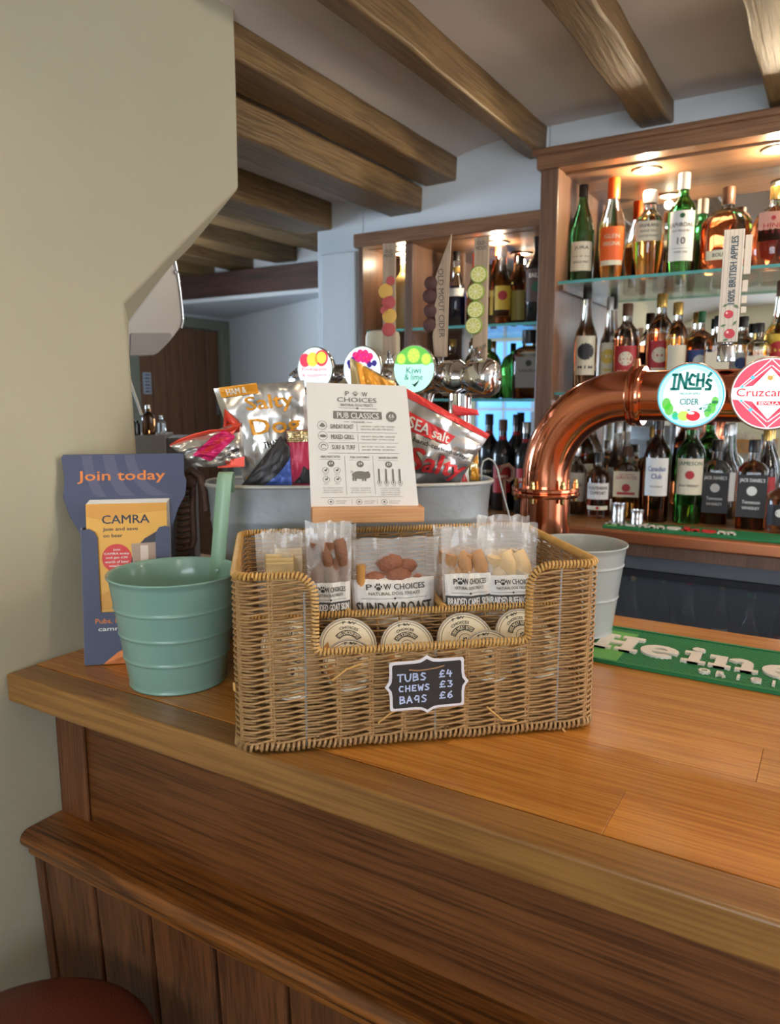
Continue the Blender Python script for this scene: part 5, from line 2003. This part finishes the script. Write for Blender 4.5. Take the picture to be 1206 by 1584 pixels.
obj('cornice_lip', MB().box((-.81, 2.115, 2.158), (1.6, 2.225, 2.176)), wal, cab, bevel=.005)
obj('soffit', MB().box((-.735, 2.20, ZT - .006), (1.6, YM, ZT + .012)), wal, cab)
obj('mirror', MB().box((-.735, YM, zb0), (1.6, YM + .004, ZT)), mirror_m, cab)


def shelf(par, x0, x1, z, y0=2.155):
    f_ = obj('glass_shelf', MB().box((x0, y0, z - .008), (x1, YM - .003, z)), glass_m, par)
    obj('front_edge', MB().box((x0, y0 - .001, z - .008), (x1, y0, z)), edge_m, f_)


SH1, SH2 = 1.816, 1.500
shelf(cab, -.733, 1.6, SH1)
shelf(cab, -.733, 1.6, SH2)
for z in (SH1, SH2):
    obj('shelf_batten', MB().box((-.735, 2.17, z - .024), (-.722, YM - .004, z - .0085)), walv, cab)
cab2 = thing('low_drinks_cabinet', (-1.1, YW, zb0), 'lower walnut drinks cabinet with glass shelves behind the fruit tap handles', 'cabinet')
ZT2 = 1.978
obj('cornice', MB().box((-1.445, 2.155, ZT2), (-.79, 2.24, 2.022)), wal, cab2, bevel=.005)
obj('soffit', MB().box((-1.43, 2.21, ZT2 - .002), (-.79, YM, ZT2 + .012)), wal, cab2)
obj('side_panel', MB().box((-1.432, 2.17, zb0), (-1.415, YM, ZT2)), walv, cab2)
obj('divider', MB().box((-1.265, 2.19, zb0), (-1.235, YM, ZT2)), walv, cab2, bevel=.002)
obj('back_panel', MB().box((-1.415, YM - .01, zb0), (-1.16, YM, ZT2)), walv, cab2)
obj('mirror', MB().box((-1.16, YM, zb0), (-.79, YM + .004, ZT2)), mirror_m, cab2)
SL1, SL2 = 1.710, 1.480
for z in (SL1, SL2):
    shelf(cab2, -1.234, -.79, z, 2.19)
    shelf(cab2, -1.414, -1.266, z, 2.19)


def downlight(x, y, z, par, power, col=(1, .80, .52)):
    o_ = obj('downlight_ring', MB().lathe([(.027, 0), (.038, 0), (.040, -.002), (.038, -.004), (.028, -.004), (.027, 0)], 28, M=Matrix.Translation((x, y, z)), caps=False), mat('satin_nickel', srgb(190, 170, 140), .3, .8), par, smooth=40)
    obj('lens', MB().lathe([(.027, -.002), (0, -.0035)], 24, M=Matrix.Translation((x, y, z))), lamp_glow, o_)
    lamp('shelf_downlight', (x, y, z - .028), power * .30, col, .012)


downlight(-.524, 2.262, ZT - .006, cab, 15)
downlight(-.196, 2.250, ZT - .006, cab, 15)
downlight(.14, 2.250, ZT - .006, cab, 10)
downlight(-1.345, 2.315, ZT2 - .002, cab2, 4.0, (1, .86, .62))
downlight(-.993, 2.310, ZT2 - .002, cab2, 8.0, (1, .86, .62))

# back counter and fridge
bc = thing('back_counter', (.05, 2.2, 0), 'wooden back counter with a copper front edge under the spirit shelves', 'counter')
obj('top', MB().box((-1.43, 2.012, 1.100), (1.6, YM, zb0)), oak_lip, bc)
obj('copper_edge', MB().box((-1.43, 1.998, 1.098), (1.6, 2.013, 1.1315)), mat('brushed_copper_edge', srgb(206, 132, 92), .3, .9), bc, bevel=.005, bseg=3)
obj('fascia', MB().box((-1.43, 2.03, 1.062), (1.6, 2.06, 1.099)), walv, bc)
obj('side_cupboard', MB().box((-1.43, 2.06, 0), (-.62, YM, 1.062)), walv, bc)
obj('plinth', MB().box((-.62, 2.10, 0), (1.6, YM, .10)), mat('black_plinth', (.02, .02, .02), .5), bc)
fr_ = thing('bottle_fridge', (.2, 2.2, .10), 'black glass-fronted bottle fridge under the back counter', 'fridge')
fblk = mat('fridge_black', srgb(38, 38, 42), .45)
fgry = mat('fridge_rail_grey', srgb(104, 106, 112), .4, .3)
obj('fridge_shell', MB().box((-.62, 2.395, .10), (1.5, 2.41, 1.06)).box((-.62, 2.07, .10), (-.60, 2.395, 1.06)).box((1.48, 2.07, .10), (1.5, 2.395, 1.06)).box((-.60, 2.07, .10), (1.48, 2.395, .115)), fblk, fr_, kind='stuff')
obj('top_rail', MB().box((-.62, 2.05, 1.020), (1.5, 2.075, 1.060)), fgry, fr_, bevel=.003)
for k in range(3):
    a = -.598 + k * .70
    d_ = obj('door_frame', MB().box((a, 2.052, .13), (a + .022, 2.07, 1.018)).box((a + .67, 2.052, .13), (a + .692, 2.07, 1.018)).box((a + .022, 2.052, .13), (a + .67, 2.07, .16)).box((a + .022, 2.052, 1.0), (a + .67, 2.07, 1.018)), fblk, fr_)
    obj('glass_door', MB().box((a + .022, 2.058, .16), (a + .67, 2.062, 1.0)), film('fridge_glass', (.20, .22, .26), .22, .04), d_)
obj('wire_shelf', MB().box((-.60, 2.09, .735), (1.48, 2.38, .741)), fgry, fr_)


# ---- bottles
def gl(name, col, rough=.03):
    return mat('glass_' + name, col, rough, var=.01, trans=1.0, ior=1.46)


G_clear = gl('clear', (.93, .95, .94))
G_green = gl('green', (.10, .55, .12))
G_dgreen = gl('dark_green', (.05, .16, .06))
G_brown = gl('brown', (.16, .06, .02))
G_black = mat('black_bottle', (.012, .012, .014), .12, coat=.5)
G_blue = gl('blue', (.05, .08, .38))
Q_amber = gl('amber', (.85, .38, .08))
Q_whisky = gl('whisky', (.80, .34, .07))
Q_red = gl('russet', (.58, .15, .05))
Q_rose = gl('rose', (.92, .52, .30))
Q_gold = gl('golden', (.95, .62, .16))
Q_dark = gl('dark_rum', (.20, .06, .02))
C_blk = mat('cap_black', srgb(34, 32, 32), .35)
C_org = mat('cap_orange', srgb(236, 92, 36), .35)
C_wht = mat('cap_white', srgb(222, 216, 206), .4)
C_gld = mat('cap_gold', srgb(206, 170, 96), .25, .8)
C_red = mat('cap_red', srgb(176, 36, 34), .35)
C_brn = mat('cap_brown', srgb(92, 62, 44), .4)
C_grn = mat('cap_green', srgb(40, 100, 60), .4)
C_slv = mat('cap_silver', srgb(190, 190, 192), .25, .8)
P_org = mat('label_orange', srgb(238, 104, 44), .45)
P_crm = mat('label_cream', srgb(224, 214, 190), .55)
P_blk = mat('label_black', srgb(40, 38, 40), .5)
P_wht = mat('label_white', srgb(222, 220, 216), .5)
P_grn = mat('label_green', srgb(34, 86, 56), .5)
P_yel = mat('label_yellow', srgb(216, 178, 60), .5)
P_red = mat('label_red', srgb(178, 44, 48), .5)
P_blu = mat('label_blue', srgb(60, 84, 140), .5)
STY = {
    'round': [(0, 0), (.90, 0), (1, .015), (1, .60), (.97, .64), (.82, .70), (.55, .745), (.40, .78), (.36, .82), (.345, .93)],
    'slope': [(0, 0), (.90, 0), (1, .015), (1, .50), (.93, .58), (.75, .67), (.52, .75), (.38, .82), (.34, .88), (.33, .93)],
    'tall': [(0, 0), (.90, 0), (1, .012), (1, .48), (.90, .55), (.62, .62), (.46, .70), (.38, .80), (.34, .92)],
    'squat': [(0, 0), (.90, 0), (1, .02), (1, .52), (.96, .60), (.80, .68), (.50, .735), (.26, .76), (.22, .80), (.215, .90)],
    'flask': [(0, 0), (.80, 0), (.92, .02), (1, .30), (1, .45), (.93, .58), (.72, .68), (.40, .745), (.22, .77), (.20, .90)],
    'square': [(0, 0), (.95, 0), (1, .015), (1, .64), (.97, .68), (.70, .735), (.42, .76), (.38, .80), (.36, .90)],
    'bulb': [(0, 0), (.90, 0), (1, .02), (1, .55), (.92, .64), (.66, .71), (.40, .75), (.34, .80), (.42, .84), (.36, .90)],
}


def bottle(x, y, z, H, R, sty, glass, liquid, cap, labels, label, group, fill=.62, capz=(.88, 1.0), capr=None, cat='bottle', sq=None, seg=22):
    t = thing('spirit_bottle', (x, y, z), label, cat, group)
    yaw = math.atan2(-x, y) + (0)
    prof = []
    pf = STY[sty]
    for (r0, z0), (r1, z1) in zip(pf, pf[1:]):
        prof.append((r0 * R, z0 * H))
        if z0 < fill < z1 and z0 > .01:
            k = (fill - z0) / (z1 - z0)
            prof.append(((r0 + (r1 - r0) * k) * R, fill * H))
    prof.append((pf[-1][0] * R, pf[-1][1] * H))
    prof.append((0, pf[-1][1] * H))
    ms = [0 if (prof[i][1] + prof[i + 1][1]) / 2 < fill * H else 1 for i in range(len(prof) - 1)]
    ex = sq or (5 if sty == 'square' else 2)
    Mb = Matrix.Translation((x, y, z)) @ Matrix.Rotation(yaw, 4, 'Z')
    sy_ = .62 if sty in ('flask', 'squat') and ex == 2 and R > .045 else 1
    if ex > 2:
        Mb = Mb  # flat face already points at the customer side
    kR = R / (1.0 if ex == 2 else 1.0)
    obj('glass_body', MB().lathe(prof, seg if ex == 2 else 32, M=Mb, ex=ex, sy=sy_, mats=ms), [liquid, glass], t, smooth=50)
    cr_ = capr or pf[-1][0] * R * 1.14
    c0, c1 = capz[0] * H, capz[1] * H
    obj('cap', MB().lathe([(cr_, c0), (cr_, c1 - .002), (cr_ * .9, c1), (0, c1)], 16, M=Mb), cap, t, smooth=45)
    for zc0, zc1, wf, m_, lines in labels:
        rr_ = R
        for (r0, q0), (r1, q1) in zip(pf, pf[1:]):
            if q0 <= (zc0 + zc1) / 2 <= q1:
                rr_ = R * (r0 + (r1 - r0) * ((zc0 + zc1) / 2 - q0) / max(1e-6, q1 - q0))
        h_ = (zc1 - zc0) * H
        w_ = wf * 2 * rr_
        p = Print()
        p.rect(0, 0, w_, h_, m_, 0)
        for txt, yy, ww, hh, ink in lines:
            if txt == '#':
                p.rect(0, yy * h_, ww * w_, hh * h_, ink, 2)
            elif txt == 'o':
                p.disc(0, yy * h_, hh * h_, ink, 2, 16)
            else:
                p.text(txt, 0, yy * h_, ww * w_, hh * h_, ink, .01, 4)
        zc_m = (zc0 + zc1) / 2 * H
        if ex > 2:
            fn = lambda a, b, l: Mb @ Vector((a, -(rr_ * 1.0 + .0008 + l), zc_m + b))
        else:
            fn = lambda a, b, l, rr_=rr_: Mb @ Vector(((rr_ + .0008 + l) * sin(a / rr_), -(rr_ + .0008 + l) * sy_ * cos(a / rr_), zc_m + b))
        p.build('label_print', fn, t, maxedge=.012, lift=.0001)
    return t


def ux(u, v, Y):
    return aty(u, v, Y).x


g1 = 'spirits on the top right glass shelf'
zz = SH1 + .0005
bottle(ux(899, 430, 2.28), 2.27, zz, .285, .036, 'slope', G_dgreen, G_dgreen, C_blk, [(.13, .42, .95, P_crm, [('JURA', .28, .6, .14, K), ('#', .0, .7, .02, KG), ('SINGLE MALT', -.2, .7, .08, KG)])], 'dark green bottle with a cream label, leftmost on the top right shelf', g1, 1)
bottle(ux(945, 428, 2.28), 2.27, zz, .292, .037, 'slope', G_clear, Q_amber, C_org, [(.20, .52, .98, P_org, [('GLEN', .22, .6, .12, P_crm), ('ORIGINAL', .0, .7, .12, P_crm)]), (.155, .205, .9, P_crm, [])], 'amber whisky bottle with bright orange cap and orange label', g1, .55, (.80, 1.0), .0165)
bottle(ux(1000, 418, 2.28), 2.28, zz, .245, .043, 'round', G_clear, Q_whisky, C_wht, [(.42, .64, .92, P_crm, [('HIGHLAND', .28, .7, .16, K), ('SINGLE MALT', .0, .6, .1, KG), ('SCOTCH WHISKY', -.25, .7, .1, KG)])], 'short amber bottle with a white stopper and cream label', g1, .50, (.86, 1.0), .020)
bottle(ux(1053, 412, 2.28), 2.26, zz, .275, .037, 'round', G_green, G_green, C_wht, [(.14, .62, .98, P_wht, [('o', .40, .2, .05, P_grn), ('LAPHROAIG', .22, .92, .085, K), ('ISLAY SINGLE MALT', .10, .7, .04, KG), ('10', -.10, .28, .14, K), ('#', -.25, .6, .01, KG), ('YEARS OLD', -.32, .5, .04, KG)])], 'bright green bottle with tall white label reading 10', g1, 1, (.84, 1.0), .0155)
bottle(ux(1119, 410, 2.28), 2.29, zz, .230, .066, 'squat', G_clear, Q_red, C_brn, [(.16, .27, .8, P_crm, [('BOURBON', 0, .6, .4, K)])], 'broad russet bourbon bottle behind the whitewashed tap handle', g1, .60, (.80, 1.0), .0165)
bottle(ux(1192, 400, 2.28), 2.27, zz, .212, .052, 'flask', G_clear, Q_red, C_gld, [(.34, .68, .75, mat('label_pink', srgb(208, 150, 130), .5), [('o', .28, .2, .08, P_red), ('HINE', .02, .6, .16, P_red), ('COGNAC', -.2, .5, .08, P_red)])], 'rounded cognac flask at the right edge of the top shelf', g1, .66, (.84, 1.0), .013)
bottle(-.05, 2.28, zz, .27, .037, 'round', G_clear, Q_amber, C_blk, [(.2, .5, .9, P_crm, [])], 'amber bottle just outside the right edge of the top shelf', g1)

g2 = 'spirits on the middle right shelf'
zz = SH2 + .0005
mids = [(903, 440, .034, 'tall', G_clear, Q_rose, C_blk, P_crm, 'slim bottle with round dark emblem, leftmost on the middle right shelf', P_blk),
        (938, 460, .026, 'tall', G_clear, G_clear, C_slv, P_crm, 'narrow clear bottle second from the cabinet post', P_yel),
        (965, 470, .037, 'round', G_clear, Q_dark, C_brn, P_red, 'dark bottle with a red patterned label over the copper bend', P_crm),
        (1017, 455, .038, 'round', G_clear, Q_red, C_gld, P_red, 'russet bottle with red and cream label above the pipe collar', P_crm),
        (1043, 468, .030, 'round', G_clear, Q_amber, C_gld, P_crm, 'gold-capped bottle beside the russet one', P_crm),
        (1079, 482, .042, 'squat', G_clear, Q_red, C_grn, P_blu, 'wide bottle with dull blue label behind the cider badge', P_wht),
        (1106, 489, .034, 'square', G_clear, Q_whisky, C_blk, P_crm, 'square whisky bottle left of the tap handle foot', P_crm),
        (1143, 490, .032, 'round', G_clear, G_clear, C_blk, P_wht, 'clear bottle with navy cap right of the tap handle foot', P_blu),
        (1168, 500, .030, 'square', G_clear, Q_whisky, C_blk, P_crm, 'small square bottle between the two badges', P_crm),
        (1198, 435, .036, 'tall', G_clear, Q_gold, C_brn, P_yel, 'golden bottle with a yellow label at the right edge of the middle shelf', P_red)]
for i_, (u, v, r_, sty, g_, q_, c_, lb, nm, l2) in enumerate(mids):
    Y_ = 2.30 if i_ % 2 else 2.27
    top = aty(u, v, Y_)
    bottle(ux(u, 600, Y_), Y_, zz, top.z - zz, r_, sty, g_, q_, c_, [(.16, .52, .9, lb, [('o', .1, .2, .22, l2), ('#', -.3, .7, .08, l2)])], nm, g2, .6, (.86, 1))

g3 = 'spirits on the back counter at the right'
zz = zb0 + .0005
lows = [(888, 690, 2.24, .034, 'round', G_clear, G_clear, C_slv, [(.2, .62, .9, P_wht, [('VODKA', .1, .6, .12, K), ('S', -.2, .2, .2, K)])], 'clear bottle with a white label, next to the copper elbow', .6),
        (923, 700, 2.20, .036, 'round', G_clear, Q_red, C_blk, [(.30, .55, .95, P_wht, [('SOUTHERN', .2, .8, .2, K), ('COMFORT', -.1, .7, .2, K)]), (.14, .20, .9, P_crm, [('o', 0, .3, .4, P_red)])], 'reddish bottle with a white label in black capitals', .6),
        (966, 690, 2.26, .038, 'square', G_clear, Q_whisky, C_brn, [(.30, .66, .96, P_crm, [('THE FAMOUS', .38, .6, .07, P_red), ('GROUSE', .26, .8, .12, P_red), ('o', -.14, .3, .16, P_red), ('#', -.36, .7, .1, P_red)])], 'whisky bottle whose cream label shows a red bird', .6),
        (1012, 640, 2.22, .036, 'round', G_brown, Q_dark, C_blk, [(.25, .60, .96, P_wht, [('Canadian', .22, .7, .13, P_blu), ('Club', .02, .4, .13, P_blu), ('WHISKY', -.25, .5, .05, KG)])], 'dark bottle with a white label in blue script', 1.),
        (1063, 640, 2.25, .040, 'round', G_green, G_green, C_red, [(.27, .60, .98, P_crm, [('JAMESON', .35, .86, .14, P_grn), ('o', .05, .2, .12, P_red), ('IRISH WHISKEY', -.25, .7, .06, K)])], 'green whiskey bottle with an arched cream label under the cider badge', 1.),
        (1103, 680, 2.28, .036, 'square', G_clear, Q_dark, C_blk, [(.14, .62, .96, P_blk, [("JACK DANIEL'S", .36, .84, .11, P_wht), ('o', .12, .3, .11, P_wht), ('Tennessee', -.14, .6, .08, P_wht), ('WHISKEY', -.28, .6, .07, P_wht)])], 'square black-labelled whiskey bottle nearer the green-glass bottle', .6),
        (1160, 680, 2.24, .038, 'square', G_clear, Q_dark, C_blk, [(.14, .62, .96, P_blk, [("JACK DANIEL'S", .36, .84, .11, P_wht), ('o', .12, .3, .11, P_wht), ('Tennessee', -.14, .6, .08, P_wht), ('WHISKEY', -.28, .6, .07, P_wht)])], 'square black-labelled whiskey bottle under the red and white badge', .6),
        (1206, 735, 2.22, .038, 'squat', G_clear, Q_dark, C_blk, [(.14, .5, .9, P_blk, [('o', .1, .3, .2, P_wht)])], 'dark squat bottle cut off by the right edge of the back counter', .6)]
for u, v, Y_, r_, sty, g_, q_, c_, lb, nm, fl_ in lows:
    top = aty(u, v, Y_)
    bottle(ux(u, 790, Y_), Y_, zz, min(.31, top.z - zz), r_, sty, g_, q_, c_, lb, nm, g3, fl_, (.86, 1))
for k in range(6):
    bottle(-.70 + k * .105, 2.375 - .01 * (k % 2), zz, .29 - .012 * (k % 3), .033, ('round', 'tall', 'slope')[k % 3], G_clear, (Q_whisky, G_clear, Q_dark)[k % 3], (C_blk, C_slv, C_gld)[k % 3],
           [(.2, .5, .9, (P_crm, P_wht, P_red)[k % 3], [])], ['rearmost bottle behind the vodka bottle', 'rear bottle behind the black-capitals label', 'rear bottle behind the bird label', 'rear bottle behind the blue script label',
            'rear bottle behind the green whiskey bottle', 'rear bottle behind the left black-labelled bottle'][k], 'rear row on the back counter', .6)

g4 = 'bottles on the upper shelf of the low cabinet'
zz = SL1 + .0005
frost = mat('frosted_amber_glass', srgb(238, 200, 120), .35, var=.05, trans=.6)
bottle(ux(624, 500, 2.33), 2.33, zz, .262, .034, 'round', frost, frost, C_slv, [], 'pale bottle glowing under the left downlight, beside the mango tap handle', g4, 1)
bottle(ux(705, 505, 2.33), 2.33, zz, .255, .031, 'tall', G_clear, G_blue, C_blk, [(.42, .52, .9, P_wht, []), (.72, .80, .95, C_gld, [])], 'slim dark blue bottle with a white band, left of the pink one', g4, .55)
bottle(ux(722, 505, 2.33) + .025, 2.34, zz, .245, .031, 'tall', G_clear, Q_rose, C_org, [(.42, .52, .9, P_wht, [])], 'slim rose bottle with an orange neck, left of the lime handle', g4, .55, (.72, 1))
bottle(ux(768, 500, 2.33), 2.34, zz, .26, .034, 'slope', G_brown, G_brown, C_org, [(.15, .45, .9, P_yel, [])], 'brown bottle directly right of the lime handle', g4, 1)
bottle(ux(778, 500, 2.30), 2.29, zz, .245, .030, 'tall', G_clear, Q_gold, C_wht, [(.2, .5, .9, P_yel, [('o', .1, .2, .2, P_red)])], 'golden bottle with a white stopper under the right downlight', g4, .6)
bottle(ux(802, 500, 2.33), 2.33, zz, .22, .034, 'slope', G_brown, G_brown, C_blk, [(.08, .5, .95, mat('label_olive', srgb(140, 124, 56), .5), [])], 'dark bottle with an olive label, second from the cabinet post', g4, 1)
bottle(ux(830, 500, 2.31), 2.30, zz, .268, .038, 'round', G_black, G_black, C_blk, [(.25, .62, .95, mat('label_brown', srgb(84, 60, 52), .5), [('BAILEYS', .3, .7, .14, P_crm), ('o', -.05, .3, .16, P_grn)])], 'large dark cream-liqueur bottle next to the cabinet post', g4, 1)
g5 = 'bottles on the lower shelf of the low cabinet'
zz = SL2 + .0005
bottle(ux(757, 610, 2.33), 2.31, zz, .205, .042, 'squat', G_green, G_green, C_grn, [(.25, .6, .8, mat('label_dark_green', srgb(60, 110, 90), .5), [('o', .1, .3, .25, P_wht)])], 'squat green gin bottle behind the chrome drum end', g5, 1, (.80, .94), sq=None)
bottle(ux(821, 612, 2.33), 2.30, zz, .215, .050, 'square', G_clear, Q_dark, C_blk, [(.16, .60, .8, mat('label_grey', srgb(150, 146, 140), .5), [('o', .3, .2, .1, K), ('LIQUEUR', .05, .7, .1, K)])], 'wide dark square bottle with a grey label beside the post', g5, .65, (.80, 1), .022)
for u, nm in ((697, 'copper-coloured little bottle behind the pointed handle'), (722, 'little cream-capped bottle left of the lime handle')):
    bottle(ux(u, 580, 2.33) - (0 if u < 700 else -.02), 2.34, zz, .20, .030, 'round', G_clear, Q_rose, C_gld, [(.2, .5, .9, P_crm, [])], nm, g5, .6)
g6 = 'dark bottles on the back counter left of the copper column'
zz = zb0 + .0005
for u, Y_, H_, c_, nm in ((755, 2.28, .30, C_blk, 'dark bottle under the low shelf, furthest from the cabinet post'), (776, 2.20, .285, C_brn, 'dark red bottle with a crimson label above the curled handle'),
                          (797, 2.27, .30, C_blk, 'dark bottle with red neck band, middle of the low group'), (812, 2.17, .280, C_slv, 'silver-capped dark bottle beside the copper column'), (836, 2.25, .29, C_blk, 'dark bottle tight against the post behind the copper column')):
    bottle(ux(u, 740, Y_), Y_, zz, H_, .034, 'round', G_black, G_black, c_, [(.2, .5, .9, (P_red, P_blk)[u % 2], [('#', .1, .6, .1, P_crm)]), (.76, .82, .9, P_red, [])], nm, g6, 1)

# steel measures, mat on the back counter
steel = mat('brushed_steel', (.62, .62, .62), .25, 1)
for u, v, w_, h_, nm in ((956, 806, .024, .056, 'taller steel spirit measure on the back counter mat'), (985, 809, .023, .042, 'shorter steel spirit measure on the back counter mat')):
    q_ = aty(u, v, 2.085)
    t = thing('spirit_measure', (q_.x, 2.085, zb0 + .0068), nm, 'measure')
    obj('cup', MB().lathe([(w_ * .72, 0), (w_ * .76, h_ * .45), (w_ * .70, h_ * .5), (w_ * .80, h_), (w_ * .76, h_), (w_ * .66, h_ * .55), (0, h_ * .54)], 24, M=Matrix.Translation((q_.x, 2.085, zb0 + .0068))), steel, t, smooth=45)
bar_mat(aty(932, 806, 2.03).x, 2.030, .62, .105, zb0 + .0005, 'green bar mat with white and red raised letters on the back counter', .62, red=True)

# bottles inside the fridge
for k in range(14):
    bottle(-.56 + k * .078, 2.20 - .04 * (k % 2), .742, .245 - .01 * (k % 3), .028, 'slope', G_brown, G_brown, (C_red, C_gld, C_grn)[k % 3], [(.30, .46, .8, (P_red, P_wht, P_blk)[k % 3], [('o', 0, .3, .36, P_wht)])],
           'one of the dim beer bottles standing in the dark fridge', 'beer bottles in the fridge', 1, (.93, 1), seg=14)

# ---- things beyond the partition opening
lg = mat('pale_grey_plastic', srgb(196, 190, 188), .35, var=.02)
hd = thing('wall_hood', (-1.30, 1.16, 1.55), 'pale grey rounded hood seen through the chamfered wall opening', 'hood')
hp_ = [atx(u, v, -1.27) for u, v in ((196, 551), (196, 500), (270, 400), (274, 418), (278, 452), (281, 480), (282, 497), (279, 508), (270, 520), (258, 534), (245, 546), (238, 550))]
n_ = len(hp_)
mb = MB()
mb.add(hp_ + [p_ + Vector((-.10, 0, 0)) for p_ in hp_], [tuple(range(n_)), tuple(range(n_, 2 * n_))[::-1]] + [(i, n_ + i, n_ + (i + 1) % n_, (i + 1) % n_) for i in range(n_)])
obj('hood_shell', mb, lg, hd, recalc=True, bevel=.004)
obj('reflection_patch', MB().add([atx(u, v, -1.2675) for u, v in ((202, 518), (204, 515), (262, 515), (266, 519), (258, 532), (245, 545), (238, 549), (201, 549))], [tuple(range(8))]), mat('reflection_grey', srgb(150, 146, 146), .4), hd, solid=.001)  # darker grey patch paints the reflection on the hood's lower part
obj('trim_strip', MB().tube([atx(u, v, -1.268) for u, v in ((271, 404), (275, 425), (279, 452), (282, 480), (283, 497), (280, 508))], .0025, 8), chrome, hd, smooth=60)
obj('fixing_screw', MB().lathe([(.005, 0), (.004, .003), (0, .004)], 12, M=frame(atx(272, 421, -1.268), Vector((0, 1, 0)), UP, Vector((1, 0, 0)))), chrome, hd)
bxg = mat('grey_box', srgb(118, 114, 112), .6)
gx = thing('grey_box', (-1.27, 1.12, ZC), 'plain grey box behind the leaflet holder, small bottles on its top', 'box', rz=YAW)
cfr = aty(256, 673, 1.10)
Mg = Matrix.Translation((cfr.x, 1.10, ZC + .0005)) @ Matrix.Rotation(YAW + radians(10), 4, 'Z')
Hg = cfr.z - ZC - .001
obj('carton', MB().box((-.085, 0, 0), (0, .15, Hg), M=Mg), bxg, gx, bevel=.003)
Mg2 = Mg
obj('shaded_side', MB().box((0, .002, 0), (.050, .14, Hg - .006), M=Mg2), mat('grey_box_shaded', srgb(76, 72, 72), .6), gx, bevel=.002)  # same box: its shaded face painted as a darker grey block
for (dx, dy, h_, r_, c_, nm) in ((-.058, .05, .030, .013, G_black, 'short black jar on the grey box'), (-.028, .05, .062, .014, G_brown, 'small brown bottle on the grey box'), (-.002, .05, .040, .010, G_clear, 'tiny clear bottle on the grey box')):
    q_ = Mg @ Vector((dx - .012, dy, Hg))
    if h_ < .035:
        t = thing('small_jar', q_, nm, 'jar', 'small bottles on the grey box')
        obj('jar_body', MB().lathe([(0, 0), (r_, 0), (r_, h_ * .8), (r_ * .8, h_ * .85), (r_ * .8, h_), (0, h_)], 16, M=Matrix.Translation(q_)), c_, t, smooth=45)
    else:
        bottle(q_.x, q_.y, q_.z + .0003, h_, r_, 'bulb', c_, c_, C_slv, [], nm, 'small bottles on the grey box', 1, seg=14)
obj('pale_rod', MB().tube([atx(196, 575, -1.235), atx(219, 642, -1.20)], .0028, 8), mat('pale_rod', srgb(206, 202, 196), .5), smooth=60, label='thin pale rod leaning against the edge of the painted wall', cat='rod')
